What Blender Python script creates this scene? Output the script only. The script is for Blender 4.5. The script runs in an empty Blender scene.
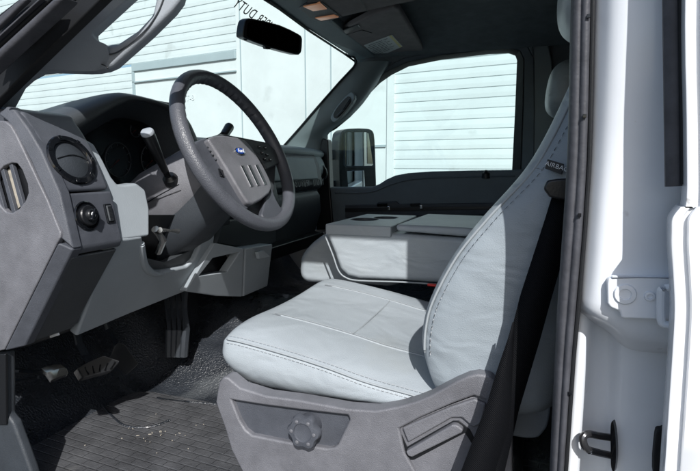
import bpy, bmesh, math, random
from mathutils import Vector, Matrix
random.seed(7)
V = Vector
SC = bpy.context.scene
COL = SC.collection

# ------------------------------------------------------------------ camera
CAM = V((0, -.56, 1.40)); FPX = 525.0
PITCH = math.radians(7.6); YAW = math.radians(20)
_f = V((-math.sin(YAW)*math.cos(PITCH), math.cos(YAW)*math.cos(PITCH), -math.sin(PITCH)))
_r = V((math.cos(YAW), math.sin(YAW), 0)); _u = _r.cross(_f)
def ray(px, py): return _f + _r*((px-350)/FPX) - _u*((py-235.5)/FPX)
def P(px, py, Y):
    d = ray(px, py); return CAM + d*((Y-CAM.y)/d.y)
def PX(px, py, X):
    d = ray(px, py); return CAM + d*((X-CAM.x)/d.x)
def PZ(px, py, Z):
    d = ray(px, py); return CAM + d*((Z-CAM.z)/d.z)
def PL(px, py, p0, n):
    d = ray(px, py); return CAM + d*((V(p0)-CAM).dot(n)/d.dot(n))
def PS(pts, Y): return [P(x, y, Y) for x, y in pts]
cd = bpy.data.cameras.new('camera'); cam = bpy.data.objects.new('camera', cd); COL.objects.link(cam)
cd.sensor_width = 36; cd.lens = 36*FPX/700; cd.clip_start = .02; cd.clip_end = 500
cam.location = CAM; cam.rotation_euler = (math.pi/2-PITCH, 0, YAW); SC.camera = cam

# ------------------------------------------------------------------ materials
def mat(name, col, rough=.5, spec=.5, metal=0, bump=0, bscale=200, var=0, vscale=8, coat=0, rvar=0, kind='noise', dirt=None):
    m = bpy.data.materials.new(name); m.use_nodes = True
    nt = m.node_tree; N = nt.nodes; L = nt.links; b = N['Principled BSDF']
    b.inputs['Roughness'].default_value = rough; b.inputs['Metallic'].default_value = metal
    b.inputs['Specular IOR Level'].default_value = spec; b.inputs['Coat Weight'].default_value = coat
    b.inputs['Coat Roughness'].default_value = .12
    c = (*col, 1); b.inputs['Base Color'].default_value = c
    tc = N.new('ShaderNodeTexCoord')
    if var or rvar:
        n = N.new('ShaderNodeTexNoise'); n.inputs['Scale'].default_value = vscale; n.inputs['Detail'].default_value = 6
        n.inputs['Roughness'].default_value = .65
        L.new(tc.outputs['Object'], n.inputs['Vector'])
        if var:
            r = N.new('ShaderNodeMapRange'); r.inputs['From Min'].default_value = .3; r.inputs['From Max'].default_value = .7
            r.inputs['To Min'].default_value = 1-var; r.inputs['To Max'].default_value = 1+var
            L.new(n.outputs['Fac'], r.inputs['Value'])
            mx = N.new('ShaderNodeVectorMath'); mx.operation = 'SCALE'; mx.inputs[0].default_value = col
            L.new(r.outputs['Result'], mx.inputs['Scale']); src = mx.outputs['Vector']
            if dirt:
                n2 = N.new('ShaderNodeTexNoise'); n2.inputs['Scale'].default_value = dirt[1]; n2.inputs['Detail'].default_value = 8
                L.new(tc.outputs['Object'], n2.inputs['Vector'])
                r2 = N.new('ShaderNodeMapRange'); r2.inputs['From Min'].default_value = dirt[2]; r2.inputs['From Max'].default_value = dirt[2]+.08
                L.new(n2.outputs['Fac'], r2.inputs['Value'])
                mm = N.new('ShaderNodeMix'); mm.data_type = 'RGBA'
                L.new(r2.outputs['Result'], mm.inputs['Factor']); L.new(src, mm.inputs['A']); mm.inputs['B'].default_value = (*dirt[0], 1)
                src = mm.outputs['Result']
            L.new(src, b.inputs['Base Color'])
        if rvar:
            r3 = N.new('ShaderNodeMapRange'); r3.inputs['From Min'].default_value = .3; r3.inputs['From Max'].default_value = .7
            r3.inputs['To Min'].default_value = max(.02, rough-rvar); r3.inputs['To Max'].default_value = min(1, rough+rvar)
            L.new(n.outputs['Fac'], r3.inputs['Value']); L.new(r3.outputs['Result'], b.inputs['Roughness'])
    if bump:
        if kind == 'voronoi':
            t = N.new('ShaderNodeTexVoronoi'); t.feature = 'DISTANCE_TO_EDGE'; out = 'Distance'
        else:
            t = N.new('ShaderNodeTexNoise'); t.inputs['Detail'].default_value = 3; out = 'Fac'
        t.inputs['Scale'].default_value = bscale; L.new(tc.outputs['Object'], t.inputs['Vector'])
        bp = N.new('ShaderNodeBump'); bp.inputs['Strength'].default_value = bump; bp.inputs['Distance'].default_value = .001
        L.new(t.outputs[out], bp.inputs['Height']); L.new(bp.outputs['Normal'], b.inputs['Normal'])
    return m

M = {}
M['plastic'] = mat('grey_plastic', (.066, .072, .087), .5, .5, bump=.6, bscale=900, var=.16, vscale=26, rvar=.08)
M['plastic2'] = mat('worn_grey_plastic', (.138, .140, .156), .40, .6, bump=.8, bscale=750, var=.22, vscale=14, rvar=.1)
M['dark'] = mat('dark_plastic', (.036, .042, .050), .5, .4, bump=.5, bscale=450, var=.2, vscale=12)
M['black'] = mat('black_plastic', (.009, .01, .012), .35, .45, bump=.2, bscale=300)
M['gloss'] = mat('glossy_black', (.006, .007, .009), .12, .5)
M['charcoal'] = mat('charcoal_panel', (.05, .056, .062), .5, .5, bump=.5, bscale=480, var=.15, vscale=10)
M['light'] = mat('light_grey_panel', (.315, .35, .378), .45, .5, bump=.35, bscale=520, var=.06, vscale=9)
M['vinyl'] = mat('grey_vinyl', (.335, .372, .40), .42, .45, bump=.45, bscale=330, var=.05, vscale=7, kind='voronoi', dirt=((.33, .36, .375), 3.2, .60))
def wrinkle(m, sc, dist, st=.6):
    nt = m.node_tree; N = nt.nodes; L = nt.links; b = N['Principled BSDF']; old = b.inputs['Normal'].links[0].from_node
    tc = N.new('ShaderNodeTexCoord'); mp = N.new('ShaderNodeMapping'); mp.inputs['Scale'].default_value = (1, 1, 2.2)
    n = N.new('ShaderNodeTexNoise'); n.inputs['Scale'].default_value = sc; n.inputs['Detail'].default_value = 2; n.inputs['Distortion'].default_value = .6
    L.new(tc.outputs['Object'], mp.inputs['Vector']); L.new(mp.outputs['Vector'], n.inputs['Vector'])
    bp = N.new('ShaderNodeBump'); bp.inputs['Strength'].default_value = st; bp.inputs['Distance'].default_value = dist
    L.new(n.outputs['Fac'], bp.inputs['Height']); L.new(bp.outputs['Normal'], old.inputs['Normal'])
wrinkle(M['vinyl'], 9, .012)
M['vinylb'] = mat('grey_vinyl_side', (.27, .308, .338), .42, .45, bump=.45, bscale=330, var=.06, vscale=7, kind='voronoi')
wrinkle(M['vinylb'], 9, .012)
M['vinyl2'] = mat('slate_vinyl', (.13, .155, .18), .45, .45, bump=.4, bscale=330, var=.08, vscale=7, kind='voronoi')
M['thread'] = mat('thread', (.55, .56, .57), .8)
M['pipe'] = mat('seam_piping', (.30, .33, .35), .6)
M['fabric'] = mat('headliner_fabric', (.15, .17, .178), .95, .1, bump=.9, bscale=700, var=.15, vscale=20)
M['visor'] = mat('visor_fabric', (.20, .185, .185), .9, .15, bump=.8, bscale=800, var=.14, vscale=16)
M['trim'] = mat('pillar_trim', (.21, .25, .26), .55, .4, bump=.4, bscale=450, var=.08)
M['trim2'] = mat('pillar_trim_grey', (.32, .35, .385), .5, .4, bump=.5, bscale=450, var=.08)
M['doorp'] = mat('door_panel_plastic', (.105, .128, .142), .55, .4, bump=.5, bscale=420, var=.1)
M['rubber'] = mat('rubber_seal', (.060, .062, .072), .55, .35, bump=.5, bscale=160, var=.3, vscale=30)
M['rubberd'] = mat('black_rubber', (.012, .013, .015), .6, .3, bump=.3, bscale=200)
M['paint'] = mat('white_paint', (.70, .72, .75), .25, .5, coat=.6, var=.04, vscale=5, bump=.12, bscale=35, dirt=((.35, .34, .33), 60, .72))
M['paintin'] = mat('white_jamb_paint', (.76, .79, .83), .33, .5, coat=.35, var=.05, vscale=7, bump=.15, bscale=40, dirt=((.50, .50, .50), 40, .69))
M['metal'] = mat('bare_metal', (.55, .55, .53), .25, .5, metal=1, var=.15, vscale=40)
M['steel'] = mat('dark_steel', (.09, .09, .095), .3, .5, metal=.8, var=.2, vscale=60)
M['chrome'] = mat('chrome', (.85, .86, .87), .12, .5, metal=1)
M['mirror'] = mat('mirror_glass', (.82, .86, .87), .02, .5, metal=1)
M['mirrord'] = mat('dark_mirror_glass', (.10, .115, .13), .06, .5, metal=1)  # low metal colour puts the cab's dark reflection into the glass
M['silver'] = mat('highlight_silver', (.6, .6, .62), .3, .5, metal=.7)
M['blue'] = mat('badge_blue', (.012, .06, .34), .25, .5, coat=.5)
M['white'] = mat('white_print', (.75, .77, .78), .5)
M['label'] = mat('paper_label', (.52, .56, .55), .6, .3, var=.05)
M['amber'] = mat('lamp_lens', (.38, .24, .17), .15, .5)
M['amber'].node_tree.nodes['Principled BSDF'].inputs['Emission Color'].default_value = (1, .45, .22, 1)
M['amber'].node_tree.nodes['Principled BSDF'].inputs['Emission Strength'].default_value = .12
M['red'] = mat('red_plastic', (.6, .03, .02), .4)
M['needle'] = mat('gauge_needle', (.12, .02, .015), .5)
M['tan'] = mat('tan_foam', (.35, .32, .27), .8, var=.3, vscale=60)
M['wall'] = mat('painted_wall', (.66, .68, .68), .7, .3, bump=.3, bscale=60, var=.07, vscale=1.3, dirt=((.58, .6, .6), 2.2, .62))
M['slat'] = mat('painted_steel_slat', (.64, .675, .68), .5, .4, var=.06, vscale=1.6, dirt=((.54, .57, .57), 3, .62))
M['band'] = mat('grey_band', (.36, .42, .44), .6, var=.05, vscale=2)
M['asphalt'] = mat('asphalt', (.055, .055, .055), .9, .3, bump=1, bscale=60, var=.2, vscale=3)
M['concrete'] = mat('concrete', (.32, .32, .31), .9, .3, var=.12, vscale=2)
M['print'] = mat('dark_decal', (.02, .025, .03), .5)

# belt weave
def weave_mat():
    m = mat('belt_webbing', (.0035, .004, .0055), .7, .12); nt = m.node_tree; N = nt.nodes; L = nt.links; b = N['Principled BSDF']
    tc = N.new('ShaderNodeTexCoord'); w = N.new('ShaderNodeTexWave'); w.wave_type = 'BANDS'; w.bands_direction = 'DIAGONAL'
    w.inputs['Scale'].default_value = 210; w.inputs['Distortion'].default_value = 2.5; w.inputs['Detail'].default_value = 1
    L.new(tc.outputs['Object'], w.inputs['Vector'])
    bp = N.new('ShaderNodeBump'); bp.inputs['Strength'].default_value = .5; bp.inputs['Distance'].default_value = .001
    L.new(w.outputs['Fac'], bp.inputs['Height']); L.new(bp.outputs['Normal'], b.inputs['Normal']); return m
M['belt'] = weave_mat()

# rubber floor mat: brick tread, or plain pebbled vinyl
def floor_mat(name, tread):
    m = mat(name, (.075, .077, .083) if tread else (.024, .028, .035), .3, .8, var=.3, vscale=9, dirt=((.13, .13, .13) if tread else (.07, .077, .085), 5, .60)); nt = m.node_tree; N = nt.nodes; L = nt.links
    b = N['Principled BSDF']; tc = N.new('ShaderNodeTexCoord')
    n = N.new('ShaderNodeTexNoise'); n.inputs['Scale'].default_value = 18; n.inputs['Detail'].default_value = 7
    L.new(tc.outputs['Object'], n.inputs['Vector'])
    r = N.new('ShaderNodeMapRange'); r.inputs['From Min'].default_value = .35; r.inputs['From Max'].default_value = .65
    r.inputs['To Min'].default_value = .30 if tread else .2; r.inputs['To Max'].default_value = .5 if tread else .4
    L.new(n.outputs['Fac'], r.inputs['Value']); L.new(r.outputs['Result'], b.inputs['Roughness'])
    bp = N.new('ShaderNodeBump'); bp.inputs['Strength'].default_value = .8; bp.inputs['Distance'].default_value = .003 if tread else .005
    if tread:
        t = N.new('ShaderNodeTexBrick'); t.inputs['Scale'].default_value = 1; t.inputs['Brick Width'].default_value = .045
        t.inputs['Row Height'].default_value = .022; t.inputs['Mortar Size'].default_value = .0022; t.inputs['Mortar Smooth'].default_value = .6
        t.inputs['Color1'].default_value = (1, 1, 1, 1); t.inputs['Color2'].default_value = (.8, .8, .8, 1); t.inputs['Mortar'].default_value = (0, 0, 0, 1)
        mp = N.new('ShaderNodeMapping'); mp.inputs['Rotation'].default_value = (0, 0, math.radians(4))
        L.new(tc.outputs['Object'], mp.inputs['Vector']); L.new(mp.outputs['Vector'], t.inputs['Vector'])
        ad = N.new('ShaderNodeMath'); ad.operation = 'MULTIPLY_ADD'; ad.inputs[1].default_value = .5
        n3 = N.new('ShaderNodeTexNoise'); n3.inputs['Scale'].default_value = 120
        L.new(tc.outputs['Object'], n3.inputs['Vector']); L.new(n3.outputs['Fac'], ad.inputs[0]); L.new(t.outputs['Color'], ad.inputs[2])
        L.new(ad.outputs['Value'], bp.inputs['Height'])
    else:
        n3 = N.new('ShaderNodeTexNoise'); n3.inputs['Scale'].default_value = 210; n3.inputs['Detail'].default_value = 3
        L.new(tc.outputs['Object'], n3.inputs['Vector']); L.new(n3.outputs['Fac'], bp.inputs['Height'])
    L.new(bp.outputs['Normal'], b.inputs['Normal']); return m
M['tread'] = floor_mat('tread_rubber', True); M['pebble'] = floor_mat('pebbled_rubber', False); M['pebble'].node_tree.nodes['Principled BSDF'].inputs['Coat Weight'].default_value = .9

def glass_mat(name, tint, refl=.06):
    m = bpy.data.materials.new(name); m.use_nodes = True; nt = m.node_tree; N = nt.nodes; L = nt.links; N.clear()
    o = N.new('ShaderNodeOutputMaterial'); t = N.new('ShaderNodeBsdfTransparent'); t.inputs['Color'].default_value = (*tint, 1)
    g = N.new('ShaderNodeBsdfGlossy'); g.inputs['Roughness'].default_value = .0; g.inputs['Color'].default_value = (.9, 1, 1, 1)
    lw = N.new('ShaderNodeFresnel'); ge = N.new('ShaderNodeNewGeometry'); mr_ = N.new('ShaderNodeMapRange'); mr_.inputs['To Min'].default_value = 1.33; mr_.inputs['To Max'].default_value = 1/1.33
    L.new(ge.outputs['Backfacing'], mr_.inputs['Value']); L.new(mr_.outputs['Result'], lw.inputs['IOR'])
    mx = N.new('ShaderNodeMixShader'); L.new(lw.outputs['Fac'], mx.inputs['Fac']); L.new(t.outputs[0], mx.inputs[1]); L.new(g.outputs[0], mx.inputs[2])
    L.new(mx.outputs[0], o.inputs['Surface']); return m
M['glass'] = glass_mat('windshield_glass', (.835, .95, .945))
M['glass2'] = glass_mat('door_glass', (.87, .955, .95))

# ------------------------------------------------------------------ objects
W = {}
def tag(o, label=None, cat=None, group=None, kind=None):
    if label: o['label'] = label
    if cat: o['category'] = cat
    if group: o['group'] = group
    if kind: o['kind'] = kind
    return o
def thing(name, label, cat, loc, group=None):
    o = bpy.data.objects.new(name, None); COL.objects.link(o); o.empty_display_size = .05
    o.location = loc; W[o.name] = V(loc); return tag(o, label, cat, group)
def link(name, bm, m, parent=None, bevel=0, seg=3, sub=0, smooth=True, sharp=35, flat=False, label=None):
    bmesh.ops.recalc_face_normals(bm, faces=bm.faces) if not flat else None
    me = bpy.data.meshes.new(name)
    if len(bm.verts):
        mn = V([min(v.co[i] for v in bm.verts) for i in range(3)]); mx = V([max(v.co[i] for v in bm.verts) for i in range(3)])
        c = (mn+mx)/2; bmesh.ops.translate(bm, verts=bm.verts, vec=-c)
    else: c = V((0, 0, 0))
    bm.to_mesh(me); bm.free()
    o = bpy.data.objects.new(name, me); COL.objects.link(o)
    for mm in (m if isinstance(m, list) else [m]): me.materials.append(mm)
    if smooth:
        for p in me.polygons: p.use_smooth = True
        if not sub: me.set_sharp_from_angle(angle=math.radians(sharp))
    W[o.name] = c
    if parent: o.parent = parent; o.location = c - W[parent.name]
    else: o.location = c
    if bevel:
        b = o.modifiers.new('bevel', 'BEVEL'); b.width = bevel; b.segments = seg; b.limit_method = 'ANGLE'
        b.angle_limit = math.radians(30); b.harden_normals = False
        if smooth:
            for p in me.polygons: p.use_smooth = True
            wn = o.modifiers.new('wn', 'WEIGHTED_NORMAL'); wn.keep_sharp = False
            try:
                a = me.attributes.get('sharp_edge')
                if a: me.attributes.remove(a)
            except Exception: pass
    if sub:
        s = o.modifiers.new('sub', 'SUBSURF'); s.levels = s.render_levels = sub
    if label: o['label'] = label
    return o
def nb(): return bmesh.new()
def prism(bm, pts, vec):
    a = [bm.verts.new(p) for p in pts]; b = [bm.verts.new(V(p)+V(vec)) for p in pts]
    bm.faces.new(a); bm.faces.new(b[::-1]); n = len(a)
    for i in range(n): bm.faces.new((a[i], b[i], b[(i+1) % n], a[(i+1) % n]))
    return bm
def box(bm, c, s, rot=None):
    m = Matrix.Translation(V(c)) @ (rot.to_4x4() if rot else Matrix.Identity(4)) @ Matrix.Diagonal((*s, 1))
    bmesh.ops.create_cube(bm, size=1, matrix=m); return bm
def bands(bm, A, B, vec):
    """solid ribbon between two polylines, extruded by vec"""
    a = [bm.verts.new(p) for p in A]; b = [bm.verts.new(p) for p in B]
    c = [bm.verts.new(V(p)+V(vec)) for p in A]; d = [bm.verts.new(V(p)+V(vec)) for p in B]
    n = len(A)
    for i in range(n-1):
        bm.faces.new((a[i], a[i+1], b[i+1], b[i])); bm.faces.new((c[i+1], c[i], d[i], d[i+1]))
        bm.faces.new((a[i+1], a[i], c[i], c[i+1])); bm.faces.new((b[i], b[i+1], d[i+1], d[i]))
    bm.faces.new((a[0], b[0], d[0], c[0])); bm.faces.new((b[-1], a[-1], c[-1], d[-1])); return bm
def frame_of(d):
    d = V(d).normalized(); a = V((0, 0, 1)) if abs(d.z) < .9 else V((1, 0, 0))
    x = d.cross(a).normalized(); return x, x.cross(d).normalized(), d
def tube(bm, pts, r, seg=10, closed=False, ax=None):
    pts = [V(p) for p in pts]; n = len(pts); rs = r if isinstance(r, (list, tuple)) else [r]*n
    rings = []; px = None
    for i, p in enumerate(pts):
        if closed: t = pts[(i+1) % n]-pts[i-1]
        else: t = pts[min(i+1, n-1)]-pts[max(i-1, 0)]
        t.normalize()
        if px is None: x, y, _ = frame_of(t)
        else:
            x = (px - t*px.dot(t)).normalized(); y = t.cross(x)
        px = x
        rr = rs[i]; r1, r2 = rr if isinstance(rr, tuple) else (rr, rr)
        rings.append([bm.verts.new(p+x*(math.cos(k*2*math.pi/seg)*r1)+y*(math.sin(k*2*math.pi/seg)*r2)) for k in range(seg)])
    for i in range(n if closed else n-1):
        a, b = rings[i], rings[(i+1) % n]
        for k in range(seg): bm.faces.new((a[k], a[(k+1) % seg], b[(k+1) % seg], b[k]))
    if not closed: bm.faces.new(rings[0][::-1]); bm.faces.new(rings[-1])
    return bm
def loft(bm, rings, cap=True):
    R = [[bm.verts.new(p) for p in r] for r in rings]; n = len(R[0])
    for a, b in zip(R, R[1:]):
        for k in range(n): bm.faces.new((a[k], a[(k+1) % n], b[(k+1) % n], b[k]))
    if cap: bm.faces.new(R[0][::-1]); bm.faces.new(R[-1])
    return R
def grid(bm, rows):
    R = [[bm.verts.new(p) for p in r] for r in rows]
    for a, b in zip(R, R[1:]):
        for k in range(len(a)-1): bm.faces.new((a[k], a[k+1], b[k+1], b[k]))
    return R
def lathe(bm, c, axis, prof, seg=32, x=None):
    """prof: (radius, height along axis)"""
    X, Y, D = frame_of(axis); c = V(c); rings = []
    for r, h in prof:
        rings.append([bm.verts.new(c+D*h+(X*math.cos(k*2*math.pi/seg)+Y*math.sin(k*2*math.pi/seg))*max(r, 1e-4)) for k in range(seg)])
    for a, b in zip(rings, rings[1:]):
        for k in range(seg): bm.faces.new((a[k], a[(k+1) % seg], b[(k+1) % seg], b[k]))
    bm.faces.new(rings[0][::-1]); bm.faces.new(rings[-1]); return bm
def plate(bm, outer, holes, vec):
    """plate with real holes"""
    es = []; loops = []
    for lp in [outer]+holes:
        vs = [bm.verts.new(p) for p in lp]; loops.append(vs)
        es += [bm.edges.new((vs[i], vs[(i+1) % len(vs)])) for i in range(len(vs))]
    g = bmesh.ops.triangle_fill(bm, use_beauty=True, use_dissolve=False, edges=es)
    fs = [f for f in g['geom'] if isinstance(f, bmesh.types.BMFace)]
    e = bmesh.ops.extrude_face_region(bm, geom=fs)
    bmesh.ops.translate(bm, verts=[v for v in e['geom'] if isinstance(v, bmesh.types.BMVert)], vec=V(vec))
    return bm
def smoothline(pts, n=8, closed=False):
    pts = [V(p) for p in pts]; out = []; m = len(pts)
    for i in range(m if closed else m-1):
        g = (lambda k: pts[k % m]) if closed else (lambda k: pts[max(0, min(m-1, k))])
        a, b, c, d = g(i-1), g(i), g(i+1), g(i+2)
        for k in range(n):
            t = k/n; out.append(.5*((2*b)+(c-a)*t+(2*a-5*b+4*c-d)*t*t+(3*b-a-3*c+d)*t**3))
    if not closed: out.append(pts[-1])
    return out
def stitches(bm, line, L=.005, gap=.0025, r=.0005):
    """separate thread stitches along a polyline"""
    pts = [V(p) for p in line]; acc = 0; on = True; cur = [pts[0]]; i = 0; pos = pts[0].copy(); rem = L
    while i < len(pts)-1:
        d = pts[i+1]-pos; l = d.length
        if l <= rem:
            pos = pts[i+1].copy(); rem -= l; i += 1
        else:
            q = pos+d.normalized()*rem
            if on: tube(bm, [cur[0], q], r, 5)
            pos = q; on = not on; rem = L if on else gap; cur = [q]
    return bm
def text(name, s, size, center, right, up, m, parent, depth=.0006, shear=0, spacing=1, weight=0, label=None):
    cu = bpy.data.curves.new(name, 'FONT'); cu.body = s; cu.size = size; cu.align_x = 'CENTER'; cu.align_y = 'CENTER'
    cu.extrude = depth; cu.shear = shear; cu.space_character = spacing; cu.offset = weight; cu.materials.append(m)
    t = bpy.data.objects.new('tmp', cu); COL.objects.link(t)
    dg = bpy.context.evaluated_depsgraph_get(); me = bpy.data.meshes.new_from_object(t.evaluated_get(dg))
    bpy.data.objects.remove(t); bm = nb(); bm.from_mesh(me)
    r = V(right).normalized(); u = V(up); u = (u-r*u.dot(r)).normalized(); n = r.cross(u)
    mtx = Matrix(((r.x, u.x, n.x, center[0]), (r.y, u.y, n.y, center[1]), (r.z, u.z, n.z, center[2]), (0, 0, 0, 1)))
    bmesh.ops.transform(bm, matrix=mtx, verts=bm.verts)
    return link(name, bm, m, parent, smooth=False)

# ================================================================== SETTING
bm = nb(); grid(bm, [[(x, y, 0) for x in (-150, 150)] for y in (-150, 150)])
tag(link('ground', bm, M['asphalt'], smooth=False), kind='structure')

# garage building behind
WD = V((-.988, .156, 0)).normalized(); WN = V((-.156, -.988, 0)).normalized(); W0 = V((0, 6.0, 0))
def PW(px, py, off=0): return PL(px, py, W0+WN*off, WN)
def ws(px): p = PW(px, 150); return (p-W0).dot(-WD)       # metres along the wall, rightwards
def wz(px, py): return PW(px, py).z
def wp(s, z, off=0): return W0 - WD*s + WN*off + V((0, 0, z))
gar = thing('garage_building', 'white garage building with ribbed roller doors seen through the cab glass', 'building', W0)
sR = ws(394); sL = ws(128); sA = ws(239); sM = ws(137)
bm = nb()
bands(bm, [wp(sA, 0), wp(sA, 8)], [wp(sR-.09, 0), wp(sR-.09, 8)], -WN*.3)
link('wall', bm, M['wall'], gar, smooth=False)
bm = nb()
for px in (243, 306, 331): bands(bm, [wp(ws(px), 0, .0), wp(ws(px), 8, .0)], [wp(ws(px)+.016, 0, .0), wp(ws(px)+.016, 8, .0)], WN*.012)
zz = wz(383, 147); bands(bm, [wp(sA, zz, 0), wp(sR-.12, zz, 0)], [wp(sA, zz+.03, 0), wp(sR-.12, zz+.03, 0)], WN*.02)
link('wall_seam', bm, M['band'], gar, smooth=False)
bm = nb(); bands(bm, [wp(sR-.09, 0, .04), wp(sR-.09, 8, .04)], [wp(sR, 0, .04), wp(sR, 8, .04)], -WN*.3)
link('door_frame', bm, M['wall'], gar, smooth=False)
def roller(s0, s1, z0, z1, pitch, m):
    bm = nb(); n = int((z1-z0)/pitch); A = []; B = []
    for i in range(n):
        z = z0+i*pitch
        for dz, o in ((0, 0), (.003, -.010), (.011, -.010), (.014, 0), (pitch*.5, .002), (pitch-.003, 0)):
            A.append(wp(s0, z+dz, o)); B.append(wp(s1, z+dz, o))
    g = grid(bm, [A, B]); return link('roller_door', bm, m, gar, smooth=False, flat=True)
pr = .1225
roller(sR, sR+5, 0, 7.5, pr, M['slat'])
zb = wz(180, 66); zt = zb+.13
roller(ws(-150), sA-.0, zt, 7.5, pr*1.02, M['slat'])
bm = nb(); bands(bm, [wp(sM, zb, .03), wp(sA, zb, .03)], [wp(sM, zt, .03), wp(sA, zt, .03)], -WN*.2)
link('lintel', bm, M['band'], gar, bevel=.01)
roller(ws(-150), sM, 0, zt, pr*1.02, M['slat'])
bm = nb(); bands(bm, [wp(sM, 0, 0), wp(sM, zb, 0)], [wp(sA, 0, 0), wp(sA, zb, 0)], -WN*.2)
link('wall', bm, M['wall'], gar, smooth=False)
bm = nb(); zq = wz(180, 78)
bands(bm, [wp(sM, zq, 0), wp(sA, zq, 0)], [wp(sM, zq+.02, 0), wp(sA, zq+.02, 0)], WN*.03)
bands(bm, [wp(sM, 0, 0), wp(sM, zb, 0)], [wp(sM+.05, 0, 0), wp(sM+.05, zb, 0)], WN*.03)
link('wall_seam', bm, M['band'], gar, smooth=False)
text('unit_number', 'T-8', .13, PW(190, 98, .01), -WD, (0, 0, 1), M['white'], gar)

# ================================================================== CAB
cab = thing('truck_cab', 'white painted pickup cab shell with grey interior trim and open driver door', 'truck cab', (0, .9, .7))
# floor pan, firewall, sides
FZ = .78
bm = nb(); box(bm, (.1, .93, .71), (2.6, 1.7, .12)); link('floor_pan', bm, M['dark'], cab, bevel=.01)
bm = nb(); prism(bm, [V((-1.32, .06, .66)), V((-1.32, .06, 1.42)), V((-1.36, .06, 1.42)), V((-1.36, .06, .66))], (0, 1.74, 0)); link('firewall', bm, M['black'], cab, smooth=False)
bm = nb(); prism(bm, [V((1.25, .06, .66)), V((1.25, .06, 2.0)), V((1.3, .06, 2.0)), V((1.3, .06, .66))], (0, 1.74, 0)); link('rear_wall', bm, M['charcoal'], cab, smooth=False)
bm = nb(); prism(bm, [V((-3.0, .0, 1.25)), V((-3.0, 0, 1.36)), V((-1.36, 0, 1.42)), V((-1.36, 0, 1.25))], (0, 1.85, 0)); link('hood', bm, M['paint'], cab, bevel=.02)
# passenger side outer wall behind the door (white, shows in the side mirror)
bm = nb(); prism(bm, [V((.06, 1.86, .55)), V((.06, 1.86, 2.0)), V((3.2, 1.86, 2.0)), V((3.2, 1.86, .55))], (0, -.07, 0)); link('outer_side', bm, M['paint'], cab, bevel=.01)
for x0, x1 in ((.02, .05), (.9, 1.0), (1.35, 1.42)):
    bm = nb(); box(bm, ((x0+x1)/2, 1.861, 1.3), (x1-x0, .006, 1.3)); link('outer_seam', bm, M['charcoal'], cab, bevel=.001)
bm = nb(); box(bm, (.5, 1.861, 1.62), (.62, .006, .42)); link('rear_side_window', bm, M['gloss'], cab, bevel=.002)

# headliner
bm = nb(); rows = []
xs = [-.74, -.70, -.62, -.5, -.3, 0, .4, .8, 1.25]
for x in xs:
    row = []
    for k in range(15):
        v = k/14; y = .12+v*(1.70-.12)
        e = (1-abs(2*v-1)**3.2); ex = min(1, (x+.74)/.25+.0)
        z = 1.862+.085*e*max(0, ex)**.6
        xx = x - (.05*(v) if x < -.6 else 0)
        row.append((xx, y, z))
    rows.append(row)
grid(bm, rows); link('headliner', bm, M['fabric'], cab, sub=1)
bm = nb(); prism(bm, [V((-.80, 0, 1.90)), V((-.72, 0, 1.975)), V((-.4, 0, 2.02)), V((1.3, 0, 2.02)), V((1.3, 0, 1.965)), V((-.4, 0, 1.965)), V((-.72, 0, 1.93))], (0, 1.85, 0)); link('roof', bm, M['paint'], cab, bevel=.01)
# driver side roof rail: the edge that shades the cabin
bm = nb(); RZ = 1.825; RY = .055
prism(bm, [V((-.63, RY, RZ+.02)), V((-.63, RY+.10, RZ+.03)), V((-.63, RY+.12, 1.99)), V((-.63, RY-.06, 1.99)), V((-.63, RY-.02, RZ+.06))], (1.93, 0, 0)); link('roof_rail', bm, M['dark'], cab, bevel=.012)
bm = nb(); prism(bm, [V((-.74, RY, 1.675)), V((-.665, RY, 1.745)), V((-.60, RY, RZ+.022)), V((-.632, RY, 1.985)), V((-.85, RY, 1.985)), V((-.90, RY, 1.86)), V((-.86, RY, 1.76))], (0, .05, 0)); link('roof_rail', bm, M['dark'], cab, bevel=.01)
# windshield header trim
A = [PZ(250, -8, 1.862), PZ(270, 0, 1.86), PZ(310, 30, 1.86), PZ(345, 53, 1.858), PZ(356, 61, 1.85)]
B = [V((p.x+.09, p.y, p.z+.012)) for p in A]; A = [V((A[0].x+.04, .1, 1.862))]+A; B = [V((A[0].x+.09, .1, 1.875))]+B
bm = nb(); bands(bm, A, B, (0, 0, .05)); link('header_trim', bm, M['trim'], cab, bevel=.008)
bm = nb(); tube(bm, [p+V((-.004, 0, -.002)) for p in A[1:]], .004, 8); link('windshield_seal', bm, M['rubberd'], cab)

# windshield
def wsx(z): return -.745-(1.86-z)*.99
bm = nb(); rows = []
for i in range(7):
    z = 1.885-i*(1.885-1.40)/6; row = []
    for k in range(17):
        y = .10+k*1.57/16; v = (y-.885)/.785
        row.append((wsx(z)-.05*(1-v*v)+.012, y, z))
    rows.append(row)
grid(bm, rows); wsh = link('windshield', bm, M['glass'], cab, sub=1, flat=True)
# banner letters, read from outside, so mirrored from the seat
WSN = V((.99, 0, -1)).normalized()
q0 = PL(235, 2, (wsx(1.84)-.035, 0, 1.84), WSN); q1 = PL(297, 45, (wsx(1.84)-.035, 0, 1.84), WSN)
chars = 'YTUD REPUS'
ur = (q1-q0).normalized()
tx = text('banner_lettering', 'SUPER DUTY', .041, q0, -ur, V((.70, 0, .71)), M['print'], wsh, depth=.0003, spacing=1.12)
tl = max((v.co.dot(ur) for v in tx.data.vertices))-min((v.co.dot(ur) for v in tx.data.vertices))
tx.location = tx.location + ur*(tl/2)

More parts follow.
